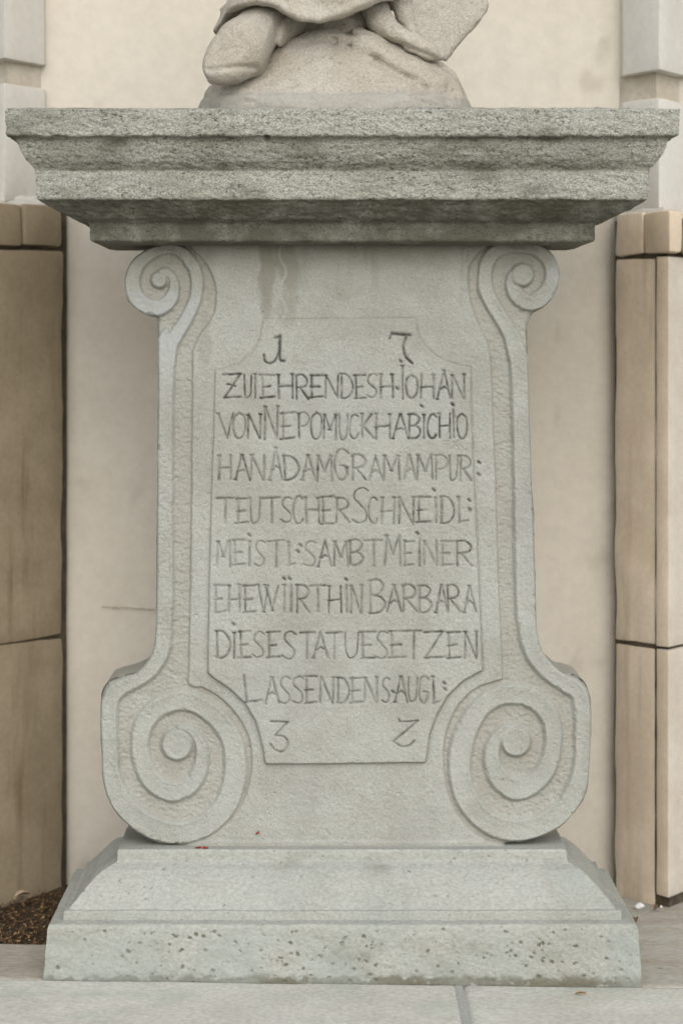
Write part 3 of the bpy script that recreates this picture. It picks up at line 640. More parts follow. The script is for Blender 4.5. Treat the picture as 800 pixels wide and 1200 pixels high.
def add_net(name, f, lo, hi, h, attrf=None, label=None):
    V, q = surf_net(f, lo, hi, h)
    A = attrf(V) if attrf else {'cement': np.zeros(len(V))}
    me = mesh_np(name, V-org, q, attrs=A)
    o = link(name, me, M['statue'], statue)
    if label: o['label'] = label
    return o
pxs = np.array([225, 236, 243, 262, 285, 305, 325, 345, 370, 395, 420, 445, 470, 495, 515, 532, 543, 550, 556.])
pys = np.array([127, 112, 100, 92, 84, 72, 56, 44, 38, 37, 39, 45, 54, 63, 74, 86, 98, 112, 127.])
tx = px2x(pxs, .14); tz = px2z(pys, .14)
cxm = px2x(393, .14)
def f_rock(X, Y, Z):
    top = np.interp(X, tx, tz)
    fwd = sstep(-.05, .09, Y-.03*np.abs(X-cxm)/.3)            # the mound rises away from its front edge
    hgt = TOPZ+.040+(top-TOPZ-.040)*fwd
    hgt = np.minimum(hgt, TOPZ+(top-TOPZ)*1.0+.0)*np.ones_like(X)
    hgt = hgt-.10*sstep(.2, .42, Y)
    e = ((np.abs(X-cxm)/.325)**2.6+(np.abs(Y-.19)/.235)**2.6)**(1/2.6)
    plan = (e-1)*.235
    d = smax((Z-hgt)*.8, plan+.02*(Z-TOPZ), .03)
    # creases running down to the right under the fold
    def crease(a, b, w, dp):
        ax, _, az = P(*a, .05); bx, _, bz = P(*b, .05)
        ex, ez = bx-ax, bz-az; t = np.clip(((X-ax)*ex+(Z-az)*ez)/(ex*ex+ez*ez), 0, 1)
        q = np.hypot(X-ax-t*ex, Z-az-t*ez); return dp*np.exp(-(q/w)**2)*(Y < .25)*(1-.3*t)
    d = d+crease((392, 50), (440, 72), .016, .020)+crease((440, 72), (496, 106), .012, .022)+crease((350, 75), (310, 100), .012, .004)
    d = d-crease((425, 46), (512, 95), .026, .014)
    ax, ay, az = P(388, 28, .2); d = smin(d, (np.sqrt(((X-ax)/.13)**2+((Y-ay)/.085)**2+((Z-az)/.055)**2)-1)*.05, .02)
    d = d+.0035*sstep(.18, .42, fbm(X*.6, Y, Z*1.6, 45, 3, 631))+.007*sstep(.33, .5, fbm(X, Y, Z, 20, 3, 633))*sstep(TOPZ+.03, TOPZ+.06, Z)
    band = sstep(.0, .008, TOPZ+.045-Z)*.004
    d = d-band
    return smax(d, TOPZ-Z, .002)-rough_n(X, Y, Z, 1.1)-.003*np.minimum(0, fbm(X, Y, Z, 60, 2, 611))*-1
lo = (px2x(222, 0), -.08, TOPZ-.008); hi = (px2x(560, 0.1), .46, px2z(-5, .14))
add_net('rock_mound', f_rock, lo, hi, .0046, lambda V: {'cement': np.clip((1-sstep(TOPZ+.030, TOPZ+.056, V[:, 2]+.012*vn(V[:, 0]*30, V[:, 1]*30, V[:, 2]*0, 3)))*.8, 0, 1)})
def pp(px, py, yl, rpx): x, y, z = P(px, py, yl); return (x, y, z, rpx*R_)
SHOE = [pp(336, 22, .13, 26), pp(306, 36, .065, 29), pp(286, 55, .015, 33), pp(268, 70, -.015, 28), pp(257, 79, -.03, 19)]
SOLE = [pp(322, 66, .10, 9), pp(300, 82, .04, 12), pp(275, 91, .0, 11), pp(250, 94, -.03, 9)]
def f_shoe(X, Y, Z):
    d = caps(X, Y, Z, SHOE)
    # flatten the instep
    ax, ay, az = P(300, 50, -.02); d = smax(d, (-(Y-ay)*.9+(-(X-ax))*.25+(Z-az)*.35)-.038, .012)
    # toe lip and creases
    s = caps(X, Y, Z, SOLE, (1, 1, 1.5))
    zc = px2z(93, 0)
    d = smin(d, s+.004, .006)
    ax, _, az = P(245, 83, -.03); bx, _, bz = P(300, 80, -.0)
    ex, ez = bx-ax, bz-az; t = np.clip(((X-ax)*ex+(Z-az)*ez)/(ex*ex+ez*ez), 0, 1)
    q = np.hypot(X-ax-t*ex, Z-az-t*ez); d = d+.007*np.exp(-(q/.006)**2)
    ax, ay, az = P(321, 60, .02); nrm = (X-ax)*.86+(Z-az)*-.20-(Y-ay)*.1; d = d+.012*np.exp(-((nrm+.004)/.007)**2)*(nrm < .03)
    for (a, b, dp) in (((255, 64), (285, 59), .003), ((270, 38), (262, 34), .003), ((282, 30), (292, 33), .0035)):
        ax, _, az = P(*a, -.03); bx, _, bz = P(*b, -.03); ex, ez = bx-ax, bz-az
        t = np.clip(((X-ax)*ex+(Z-az)*ez)/(ex*ex+ez*ez), 0, 1); q = np.hypot(X-ax-t*ex, Z-az-t*ez-.004*np.sin(t*3.1)); d = d+dp*np.exp(-(q/.005)**2)
    return d-rough_n(X, Y, Z, .55)
add_net('shoe', f_shoe, (px2x(228, -.05), -.13, px2z(108, -.05)), (px2x(362, .1), .2, px2z(-14, .1)), .0042, label='shoe of the statue pointing left over the edge of the mound')
hx_ = px2x(np.array([250, 258, 264, 275, 300, 320, 335, 350, 375, 400, 430, 455, 475, 500.]), .0)
hz_ = px2z(np.array([34, 26, 14, 9, 6.5, 12, 21, 28, 30.5, 24, 9, -3, -12, -22.]), .0)
def f_robe(X, Y, Z):
    hem = np.interp(X, hx_, hz_)
    cx = px2x(368, 0); e = ((np.abs(X-cx-.15*(Z-TOPZ-.25))/.222)**2.3+(np.abs(Y-.15)/.195)**2.3)**(1/2.3)
    fold = .016*np.sin(X*38+Z*14+.6)*sstep(.0, .1, Z-hem)+.010*np.sin(X*71-Z*20)*sstep(.0, .15, Z-hem)
    plan = (e-1)*.19-fold
    inner = sstep(.0, .030, -(plan+.016))
    d = smax(plan-.01*np.exp(-((Z-hem-.012)/.012)**2), (hem+.075*inner+.10*sstep(.1, .3, Y)*0-Z)*.85, .012)
    return d-rough_n(X, Y, Z)
add_net('robe', f_robe, (px2x(246, -.05), -.09, px2z(40, 0)), (px2x(490, .1), .37, px2z(-75, 0)), .005)
FOOT = [pp(440, 12, .12, 17), pp(447, 27, .10, 15), pp(463, 40, .08, 13), pp(484, 50, .065, 13), pp(503, 60, .06, 11.5), pp(515, 67, .06, 8)]
def f_foot(X, Y, Z):
    d = caps(X, Y, Z, FOOT, (1, 1, 1.15))
    ax, _, az = P(452, 44, .05); bx, _, bz = P(520, 72, .05); ex, ez = bx-ax, bz-az          # sole line
    t = np.clip(((X-ax)*ex+(Z-az)*ez)/(ex*ex+ez*ez), 0, 1); q = np.hypot(X-ax-t*ex, Z-az-t*ez); d = d+.006*np.exp(-(q/.005)**2)
    return d-rough_n(X, Y, Z, .5)
add_net('shoe', f_foot, (px2x(415, .0), -.02, px2z(88, .1)), (px2x(532, .1), .24, px2z(-20, .1)), .004, label='second shoe of the statue, pointing right under the hem')
LOBE = [pp(458, -30, .16, 16), pp(466, -5, .14, 14), pp(474, 18, .13, 10), pp(483, 38, .12, 5), pp(488, 46, .12, 3)]
def f_fold(X, Y, Z): return caps(X, Y, Z, LOBE)-rough_n(X, Y, Z, .7)
add_net('drapery_fold', f_fold, (px2x(425, .0), .02, px2z(60, .1)), (px2x(505, .1), .26, px2z(-58, .1)), .0042)
CL = [(440, -70), (466, -20), (470, 10), (474, 34), (486, 52), (505, 64), (522, 73), (530, 64), (546, 44), (560, 27), (571, 12), (573, 4), (569, -6), (560, -30), (548, -70)]
def f_cloak(X, Y, Z):
    px = HX+(X-CX)*F/(DIST+.20); py = HY-(Z-EYE)*F/(DIST+.20)
    s2 = poly_sd(CL, px[:, 0, :], py[:, 0, :])[:, None, :]*R_
    yc = .20+.05*np.sin((X-px2x(520, .2))*9)+.10*(Z-TOPZ)*0
    sl = np.abs(Y-yc)-.024
    return smax(s2*np.ones_like(X), sl, .014)-rough_n(X, Y, Z, .8)
add_net('cloak', f_cloak, (px2x(436, .2), .09, px2z(84, .2)), (px2x(582, .2), .32, px2z(-60, .2)), .0046)

# ------------------------------------------------------------------ the building behind
def Wp(px, d): return (CX+(px-HX)*d/F, d-DIST)
def Zp(py, d): return EYE+(HY-py)*d/F
def prism(name, plan, z0, z1, mat, parent, bev=.006, jitter=.0015, sub=.06, rough=.003, z1b=None, **kw):
    """upright stone piece: plan polygon (counter-clockwise seen from above) with slightly uneven faces"""
    bm = bmesh.new()
    n = len(plan); rj = random.Random(sum(map(ord, name))+int(z0*1000)); J = lambda: rj.uniform(-jitter, jitter)
    lo_ = [bm.verts.new((x+J(), y+J(), z0+J())) for x, y in plan]
    hi_ = [bm.verts.new((x+J(), y+J(), z1+J())) for x, y in plan]
    for i in range(n): bm.faces.new((lo_[i], lo_[(i+1) % n], hi_[(i+1) % n], hi_[i]))
    bm.faces.new(lo_[::-1]); bm.faces.new(hi_)
    if bev: bmesh.ops.bevel(bm, geom=list(bm.edges), offset=bev, segments=2, affect='EDGES', profile=.6)
    if sub:
        for _ in range(6):
            le = [e for e in bm.edges if e.calc_length() > sub]
            if not le or len(bm.verts) > 6000: break
            bmesh.ops.subdivide_edges(bm, edges=le, cuts=1, use_grid_fill=True)
        bmesh.ops.triangulate(bm, faces=[f for f in bm.faces if len(f.verts) > 4])
        co = np.array([v.co for v in bm.verts]); 
        dn = fbm(co[:, 0], co[:, 1], co[:, 2], 9, 3, 700+len(name)); dn2 = fbm(co[:, 0], co[:, 1], co[:, 2], 9, 3, 750)
        bm.normal_update()
        for v, a, b in zip(bm.verts, dn, dn2): v.co += v.normal*float(a)*rough
    me = bpy.data.meshes.new(name); bm.to_mesh(me); bm.free()
    me.polygons.foreach_set('use_smooth', np.ones(len(me.polygons), bool))
    if hasattr(me, 'set_sharp_from_angle'): me.set_sharp_from_angle(angle=math.radians(35))
    return link(name, me, M[mat], parent, **kw)
wall = empty('building_wall', (0, 1.0, 0), label='cream plastered building wall with pilasters and brown stone socle behind the pedestal', category='building wall')
wall.matrix_world.translation = (0, 0, 0); wall.location = (0, 0, 0)
# concave plaster bay, very slightly hollow in plan
def bay_d(px): return 6.69+.06*np.clip(1-(np.abs(np.asarray(px, float)-391)/345)**2, 0, 1)
nu, nz = 120, 150
pxu = 391+np.concatenate([[-410, -375], -345*np.cos(np.linspace(0, np.pi, nu-4)), [375, 410]]); t = (pxu-400)/412
dd = bay_d(pxu)
Xw = CX+(pxu-HX)*dd/F; Yw = dd-DIST
zz = np.concatenate([np.linspace(-.08, 2.9, nz-12), np.linspace(3.0, 3.8, 12)])
Xg = np.repeat(Xw[None], nz, 0); Yg = np.repeat(Yw[None], nz, 0); Zg = np.repeat(zz[:, None], nu, 1)
Yg = Yg+.004*fbm(Xg, Zg, Zg*0, 3, 3, 801)+.0015*fbm(Xg, Zg, Zg*0, 16, 3, 803)
grime = .35*(1-sstep(.0, .30, Zg+.12*fbm(Xg, Zg, Zg*0, 6, 3, 811)))+.3*sstep(.25, .6, fbm(Xg, Zg, Zg*0, 3, 4, 813))
grime += .25*sstep(.15, .6, fbm(Xg*2.5, Zg*.5, Zg*0, 4, 4, 815))+.5*sstep(.38, .6, fbm(Xg, Zg, Zg*0, 11, 3, 817))
grime += .7*np.exp(-(((Xg-px2x(650, 1.1))/.012)**2+((Zg-Zp(487, 6.8))/.022)**2))
Vb = np.stack([Xg, Yg, Zg], -1).reshape(-1, 3); I = np.arange(nu*nz).reshape(nz, nu)
qf = np.stack([I[:-1, :-1], I[:-1, 1:], I[1:, 1:], I[1:, :-1]], -1).reshape(-1, 4)
bk = Vb+np.array([0, .35, 0]); qb = qf[:, ::-1]+len(Vb)
def strip(a, b): return np.stack([a[:-1], b[:-1], b[1:], a[1:]], -1)
n_ = len(Vb)
qs = np.concatenate([qf, qb, strip(I[-1], I[-1]+n_)[:, ::-1], strip(I[0], I[0]+n_), strip(I[:, 0], I[:, 0]+n_)[:, ::-1], strip(I[:, -1], I[:, -1]+n_)])
me = mesh_np('plaster_bay', np.concatenate([Vb, bk]), qs, attrs={'grime': np.clip(np.concatenate([grime.ravel()]*2), 0, 1)})
link('plaster_bay', me, M['plaster'], wall)
# hair crack in the plaster, its dark line drawn as a thin brown strip
def ribbon(name, pts, wd, mat, parent, y_off=-.0015, th=.002, **kw):
    bm = bmesh.new(); prev = None
    for (x, y, z, s) in pts:
        r = [bm.verts.new((x, y+y_off, z+s*wd)), bm.verts.new((x, y+y_off, z-s*wd)), bm.verts.new((x, y+y_off+th, z-s*wd)), bm.verts.new((x, y+y_off+th, z+s*wd))]
        if prev:
            for a in range(4): bm.faces.new((prev[a], prev[(a+1) % 4], r[(a+1) % 4], r[a]))
        else: bm.faces.new(r)
        prev = r
    bm.faces.new(prev[::-1]); bmesh.ops.recalc_face_normals(bm, faces=bm.faces)
    me = bpy.data.meshes.new(name); bm.to_mesh(me); bm.free(); return link(name, me, M[mat], parent, **kw)
pts = []
for i in range(22):
    px = 120+i*2.9+random.uniform(-1, 1); d = float(bay_d(px))
    x, y = Wp(px, d-.006); pts.append((x, y, Zp(711+3*i/22+random.uniform(-1.1, 1.1), d), .4+.6*random.random()))
ribbon('plaster_crack', pts, .0012, 'brown', wall)
# pilasters
def off(p, dx, dy): return (p[0]+dx, p[1]+dy)
def pil(corner, inner, outer, z_up, z_rec, z_low, lean):
    p = empty('pilaster'); p.parent = wall
    def plan(i):
        c, a, o_ = corner, inner, outer
        # inset i: move the corner back, keep the ends
        cc = off(c, 0, i*1.3); aa = off(a, -lean*i*.0, i); oo = off(o_, 0, i)
        pts_ = [oo, cc, aa, off(aa, 0, .45), off(oo, 0, .45)]
        ar = sum(pts_[k][0]*pts_[(k+1) % 5][1]-pts_[(k+1) % 5][0]*pts_[k][1] for k in range(5))
        return pts_ if ar > 0 else pts_[::-1]
    prism('upper_block', plan(0), z_up, 3.8, 'grey_plaster', p, bev=.006, sub=.08)
    prism('recessed_band', plan(.05), z_rec-.01, z_up+.01, 'pocket', p, bev=0, sub=.05)
    prism('lower_block', plan(.002), z_low, z_rec, 'grey_plaster', p, bev=.009, sub=.06)
    return p
Lc, Li, Lo = Wp(5, 6.50), Wp(53, 6.66), off(Wp(5, 6.50), -.24, .40)
pl = pil(Lc, Li, Lo, Zp(68, 6.5), Zp(96, 6.5), Zp(236, 6.5), 1); pl['label'] = 'left grey plastered corner pilaster'
Rc, Ri, Ro = Wp(772, 6.50), Wp(728, 6.64), off(Wp(772, 6.50), .26, .42)
pr_ = pil(Rc, Ri, Ro, Zp(82, 6.5), Zp(114, 6.5), Zp(252, 6.5), -1); pr_['label'] = 'right grey plastered corner pilaster'
# stone socle, slab by slab, each with its own joint
soc = empty('stone_socle'); soc.parent = wall; soc['label'] = 'brown left stone socle'  # slabs on this side take the darker brown material
def face_piece(name, a, b, z0, z1, mat, par, depth=.20, **kw):
    (ax, ay), (bx, by) = a, b
    L_ = math.hypot(bx-ax, by-ay); nx, ny = -(by-ay)/L_, (bx-ax)/L_
    if ny < 0: nx, ny = -nx, -ny
    pl_ = [a, b, (bx+nx*depth, by+ny*depth), (ax+nx*depth, ay+ny*depth)]
    ar = sum(pl_[k][0]*pl_[(k+1) % 4][1]-pl_[(k+1) % 4][0]*pl_[k][1] for k in range(4))
    return prism(name, pl_ if ar > 0 else pl_[::-1], z0, z1, mat, par, **kw)
def lerp(a, b, t): return (a[0]+(b[0]-a[0])*t, a[1]+(b[1]-a[1])*t)
A0, A1 = Wp(-34, 6.38), Wp(74, 6.65)
zj = Zp(751, 6.55); g = .0045
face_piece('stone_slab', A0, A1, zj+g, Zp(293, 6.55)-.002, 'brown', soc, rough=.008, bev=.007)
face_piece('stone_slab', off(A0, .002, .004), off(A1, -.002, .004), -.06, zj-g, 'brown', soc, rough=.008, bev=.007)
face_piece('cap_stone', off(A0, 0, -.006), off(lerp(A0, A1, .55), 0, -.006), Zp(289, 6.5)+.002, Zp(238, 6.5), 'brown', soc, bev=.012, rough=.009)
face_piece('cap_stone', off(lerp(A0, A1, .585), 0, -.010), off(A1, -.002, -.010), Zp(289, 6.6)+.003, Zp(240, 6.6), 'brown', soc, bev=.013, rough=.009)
face_piece('dark_joint', off(A0, 0, .022), off(A1, .006, .030), -.06, Zp(245, 6.6), 'joint', soc, bev=0, depth=.15, rough=.002)
soc2 = empty('stone_socle'); soc2.parent = wall; soc2['label'] = 'tan right stone socle'
B0, B1, B2, B3 = Wp(720, 6.63), Wp(766, 6.505), Wp(768.5, 6.49), Wp(783, 6.45)
B4 = off(B3, .30, .44)
zj = Zp(758, 6.5)
face_piece('stone_slab', B0, B1, zj+g, Zp(302, 6.55), 'tan', soc2, rough=.007, bev=.007)
face_piece('stone_slab', off(B0, 0, .003), off(B1, 0, .002), -.05, zj-g, 'tan', soc2, rough=.007, bev=.007)
def outer_slab(z0, z1, mat, nm='stone_slab'):
    pl_ = [B2, B3, B4, off(B4, -.10, .08), off(B2, .03, .14)]
    ar = sum(pl_[k][0]*pl_[(k+1) % 5][1]-pl_[(k+1) % 5][0]*pl_[k][1] for k in range(5))
    o = prism(nm, pl_ if ar > 0 else pl_[::-1], z0, z1, mat, soc2, rough=.003)
    o.data.materials.append(M['tan'])                       # the inner return is stained like its neighbour
    dx, dy = B3[0]-B2[0], B3[1]-B2[1]; L_ = math.hypot(dx, dy); nx, ny = dy/L_, -dx/L_
    for p in o.data.polygons:
        if p.normal.x*nx+p.normal.y*ny > .8: p.material_index = 1
    return o
outer_slab(zj+g*.8, Zp(300, 6.47), 'pale_tan'); outer_slab(.017, zj-g*.8, 'pale_tan')
face_piece('cap_stone', off(B0, 0, -.008), off(lerp(B0, B3, .50), 0, -.008), Zp(300, 6.6)+.002, Zp(250, 6.6), 'tan', soc2, bev=.012, rough=.008)
cp = lerp(B0, B3, .525); B3c = off(Wp(797, 6.47), 0, -.01)
prism('cap_stone', [cp, off(Wp(783, 6.44), 0, -.012), B3c, off(B3c, .01, .12), off(cp, .05, .16)], Zp(298, 6.5)+.002, Zp(249, 6.5), 'tan', soc2, bev=.014, rough=.009)
prism('cap_stone', [off(B3c, .006, .01), off(B3c, .30, .42), off(B3c, .2, .5), off(B3c, .016, .12)], Zp(298, 6.5)+.002, Zp(276, 6.5), 'pale_tan', soc2, bev=.008, rough=.006)
face_piece('dark_joint', off(B0, .0, .012), off(B2, .004, .012), -.05, Zp(256, 6.55), 'joint', soc2, bev=0, depth=.16, rough=.005)
prism('dark_joint', [off(B2, .006, .014), off(B3, .004, .022), off(B4, -.01, .02), off(B4, -.11, .07), off(B2, .03, .13)], -.05, Zp(256, 6.5), 'joint', soc2, bev=0, rough=.004)
# unseen side walls and low eaves, added to even out the light on the bay
prism('wing_wall', [(-7.0, 1.15), (-1.02, 1.15), (-1.02, 1.55), (-7.0, 1.55)], 1.87, 3.8, 'grey_plaster', wall, sub=0)
prism('wing_wall', [(1.12, 1.15), (7.0, 1.15), (7.0, 1.55), (1.12, 1.55)], 1.84, 3.8, 'grey_plaster', wall, sub=0)
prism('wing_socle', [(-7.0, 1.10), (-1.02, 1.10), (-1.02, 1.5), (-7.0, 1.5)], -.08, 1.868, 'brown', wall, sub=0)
prism('wing_socle', [(1.14, 1.10), (7.0, 1.10), (7.0, 1.5), (1.14, 1.5)], -.08, 1.838, 'pale_tan', wall, sub=0)
prism('eaves', [(-7.1, -.2), (7.1, -.2), (7.1, 2.6), (-7.1, 2.6)], 3.803, 4.05, 'grey_plaster', wall, sub=0)  # added above the view to block sky light from overhead
# rough mortar bedding between pilaster and socle
def lump_strip(name, a, b, z0, z1, mat, par, seed):
    nu, nv = 40, 10; rs = np.random.default_rng(seed)
    u = np.linspace(0, 1, nu)[:, None]*np.ones((1, nv)); v = np.linspace(0, 1, nv)[None]*np.ones((nu, 1))
    X = a[0]+(b[0]-a[0])*u; Y = a[1]+(b[1]-a[1])*u
    topz = z1+.014*fbm(X, X*0, X*0, 22, 3, seed)
    Z = z0+(topz-z0)*v+.004*fbm(X, v, X*0, 30, 2, seed+1)
    Y = Y-.012*np.sin(np.pi*(1-v)*.55)-.006*fbm(X, v*.1, Z, 45, 3, seed+2)+.004
    V = np.stack([X, Y, Z], -1).reshape(-1, 3); I = np.arange(nu*nv).reshape(nu, nv)
    q = np.stack([I[:-1, :-1], I[1:, :-1], I[1:, 1:], I[:-1, 1:]], -1).reshape(-1, 4)
    V2 = V.copy(); V2[:, 1] += .05; n = len(V)
    q = np.concatenate([q, q[:, ::-1]+n, strip(I[:, -1], I[:, -1]+n)[:, ::-1], strip(I[:, 0], I[:, 0]+n)])
    return link(name, mesh_np(name, np.concatenate([V, V2]), q), M[mat], par)
lump_strip('mortar_bed', off(Lc, -.02, -.004), off(Li, .04, -.004), Zp(242, 6.5), Zp(226, 6.5), 'grey_plaster', soc, 31)
lump_strip('mortar_bed', off(Ri, -.01, -.006), off(Rc, .01, -.008), Zp(255, 6.5), Zp(245, 6.5), 'grey_plaster', soc2, 37)

# ------------------------------------------------------------------ ground
gme = bpy.data.meshes.new('ground'); gme.from_pydata([(-1500, -1500, -.09), (1500, -1500, -.09), (1500, 1500, -.09), (-1500, 1500, -.09)], [], [(0, 1, 2, 3)])
link('ground', gme, M['ground'], kind='structure')
pave = empty('pavement', (0, 0, 0)); pave['kind'] = 'structure'
def slab(xa, xb, ya, yb, mat, dz=0.0, skew=0.0, seed=1, res=.012, par=pave, name='paving_slab', amp=.0012):
    nx = max(2, int((xb-xa)/res)); ny = max(2, int((yb-ya)/res))
    ux = np.linspace(0, 1, nx+1); uy = np.linspace(0, 1, ny+1)
    U, Vv = np.meshgrid(ux, uy, indexing='ij'); X = xa+(xb-xa)*U+skew*Vv; Y = ya+(yb-ya)*Vv
    alg = .8*np.exp(-(((X+.53)/.20)**2+((Y+.13)/.035)**2))*(.7+.6*fbm(X, Y, X*0, 18, 3, 61))+.5*np.exp(-(((X+.05)/.25)**2+((Y+.3)/.07)**2))*(.5+fbm(X, Y, X*0, 14, 3, 62))+.5*sstep(.2, .5, fbm(X, Y, X*0, 5, 4, 64))
    e = np.minimum(np.minimum(U*(xb-xa), (1-U)*(xb-xa)), np.minimum(Vv*(yb-ya), (1-Vv)*(yb-ya)))
    Z = -.0023-.0115*X+dz-.005*(1-sstep(0, .009, e))+amp*fbm(X, Y, X*0, 25, 4, seed)+amp*2*fbm(X, Y, X*0, 4, 2, seed+3)
    V = np.stack([X, Y, Z], -1).reshape(-1, 3); I = np.arange((nx+1)*(ny+1)).reshape(nx+1, ny+1)
    q = np.stack([I[:-1, :-1], I[1:, :-1], I[1:, 1:], I[:-1, 1:]], -1).reshape(-1, 4)
    n = len(V); V2 = V.copy(); V2[:, 2] = -.07+V2[:, 0]*-.0115
    q = np.concatenate([q, strip(I[:, 0], I[:, 0]+n), strip(I[:, -1], I[:, -1]+n)[:, ::-1], strip(I[0], I[0]+n)[:, ::-1], strip(I[-1], I[-1]+n)])
    return link(name, mesh_np(name, np.concatenate([V, V2]), q, attrs={'algae': np.clip(np.concatenate([alg.ravel()]*2), 0, 1)}), M[mat], par)
jx = px2x(538, 0)
ys = [-.62, -1.25]
slab(-1.75, jx-.009, -.62, -.006, 'pave', seed=3, skew=0); slab(jx+.009, 1.75, -.62, -.006, 'pave', seed=5, skew=0)
for r, y0 in enumerate((-1.27, -1.92)):
    for c in range(4): slab(-1.75+c*.875+.004, -1.75+(c+1)*.875-.004, y0+.006, y0+.645, 'pave', seed=20+r*5+c, res=.03)
yl0 = 1.476*F/695-DIST
slab(-1.75, -.30, .004, yl0, 'pave_d', dz=-.003, seed=7)
slab(-.292, .50, .004, .80, 'pave', dz=-.003, seed=8, res=.03)
slab(.508, 1.75, .004, 1.15, 'pave_r', dz=-.003, seed=9, amp=.0022)
# mortar in the joint between the two front slabs and along the plinth
def bar(name, a, b, w_, zt, mat, par):
    n = 60; t = np.linspace(0, 1, n)
    cx_ = a[0]+(b[0]-a[0])*t; cy_ = a[1]+(b[1]-a[1])*t
    L_ = math.hypot(b[0]-a[0], b[1]-a[1]); nx, ny = -(b[1]-a[1])/L_, (b[0]-a[0])/L_
    rows = []
    for s in (-1, -.5, .5, 1):
        z = -.0023-.0115*cx_+zt-(.0022 if abs(s) == 1 else 0)+.001*fbm(cx_*1, cy_+s, t*0, 60, 3, 5)
        ww = w_*(1+.2*fbm(cx_, cy_, t*0+s, 20, 2, 8)); rows.append(np.stack([cx_+nx*s*ww, cy_+ny*s*ww, z], -1))
    V = np.stack(rows, 1).reshape(-1, 3); I = np.arange(n*4).reshape(n, 4)
    q = np.stack([I[:-1, :-1], I[1:, :-1], I[1:, 1:], I[:-1, 1:]], -1).reshape(-1, 4)[:, ::-1]
    return link(name, mesh_np(name, V, q), M[mat], par)
bar('joint_mortar', (jx, -.61), (jx-.003, -.008), .0112, -.0026, 'mortar', pave)
bar('dirty_seam', (-1.7, -.001), (1.7, -.001), .007, -.006, 'joint', pave)
soil_v = []
nx, ny = 160, 70
X, Y = np.meshgrid(np.linspace(-1.7, -.30, nx), np.linspace(yl0+.002, 1.2, ny), indexing='ij')
Z = -.012+.012*fbm(X, Y, X*0, 12, 4, 901)+.006*fbm(X, Y, X*0, 60, 3, 903)+.010*sstep(.75, 1.0, Y)
I = np.arange(nx*ny).reshape(nx, ny); q = np.stack([I[:-1, :-1], I[1:, :-1], I[1:, 1:], I[:-1, 1:]], -1).reshape(-1, 4)
link('soil_bed', mesh_np('soil_bed', np.stack([X, Y, Z], -1).reshape(-1, 3), q), M['soil'], kind='structure')
# leaf litter: shreds nobody could count, one object with three materials
def shred(V, Fc, Mi, c, L_, W_, yaw, pitch, curl, mi):
    b = len(V); cs, sn = math.cos(yaw), math.sin(yaw); cp_, sp_ = math.cos(pitch), math.sin(pitch)
    for i in range(4):
        t = i/3-.5; wd = W_*(.25, 1, .8, .1)[i]; h = curl*(t*t*4-.3)*L_
        for s in (-.5, .5):
            x = t*L_; y = s*wd; z = h+abs(s)*0
            x2 = x*cp_-z*sp_; z2 = x*sp_+z*cp_
            V.append((c[0]+x2*cs-y*sn, c[1]+x2*sn+y*cs, c[2]+z2+s*wd*.3*math.sin(yaw*3)))
    for i in range(3): Fc.append((b+2*i, b+2*i+1, b+2*i+3, b+2*i+2)); Mi.append(mi)
V, Fc, Mi = [], [], []
for i in range(6000):
    x = random.uniform(-1.45, -.5); y = random.uniform(yl0+.0, .93)
    if x > -.72 and y < .62: continue
    z = -.010+random.uniform(0, .012)+(.006 if y > .85 else 0)
    tw = random.random() < .45
    shred(V, Fc, Mi, (x, y, z), random.uniform(.012, .035) if tw else random.uniform(.006, .016), random.uniform(.001, .0022) if tw else random.uniform(.003, .009), random.uniform(0, 6.3), random.uniform(-.4, .4), random.uniform(0, .4), random.choice((0, 0, 1, 1, 2)))
me = bpy.data.meshes.new('leaf_litter'); me.from_pydata(V, [], Fc)
for m_ in ('leaf1', 'soil', 'leaf2'): me.materials.append(M[m_])
me.polygons.foreach_set('material_index', Mi)
link('leaf_litter', me, kind='stuff', label='brown dry leaf shreds and twigs on the soil beside the plinth', category='leaf litter')
def leaf(name, loc, L_, W_, yaw, mat, curl, **kw):
    V = []; n = 7
    for i in range(n):
        t = i/(n-1); wd = W_*math.sin(math.pi*min(1, t*1.02+.03))**.8*.5
        z = curl*L_*math.sin(t*3.0)
        for s in (-1, -.0, 1): V.append(((t-.5)*L_, s*wd, z+abs(s)*W_*.28))
    Fc = [(i*3+j, i*3+j+1, i*3+j+4, i*3+j+3) for i in range(n-1) for j in range(2)]
    m2 = len(V); V += [(x, y, z-.0012) for x, y, z in V]; Fc += [tuple(k+m2 for k in f[::-1]) for f in Fc]
    me = bpy.data.meshes.new(name); me.from_pydata(V, [], Fc); o = link(name, me, M[mat], loc=loc, **kw); o.rotation_euler = (0, 0, yaw); return o
gzf = lambda x: -.0023-.0115*x
x, y = px2x(27, .80), .80
leaf('dry_leaf', (x, y, .012), .05, .03, .5, 'leaf3', .25, label='pale curled dry leaf against the foot of the brown left socle', category='leaf')
x = px2x(553, .33); leaf('dry_leaf', (x, .33, TOPZ+.008), .02, .012, 1.2, 'leaf2', .3, label='small ochre leaf on the cornice right of the statue mound', category='leaf')
x = px2x(767, .80); leaf('dry_leaf', (x, .76, gzf(x)+.004), .026, .016, .8, 'leaf1', .4, label='dark brown curled leaf scrap on the paving by the right socle corner', category='leaf')
x = px2x(688, .62); leaf('dry_leaf', (px2x(744, .62), .62, gzf(x)+.004), .028, .014, 1.5, 'leaf1', .3, label='brown leaf scrap on the paving tucked behind the right plinth edge', category='leaf')
x = px2x(678, -.05); leaf('dry_leaf', (x, -.09, gzf(x)+.003), .026, .010, .1, 'leaf2', .1, label='thin leaf scrap lying on the front paving right of the joint', category='leaf')
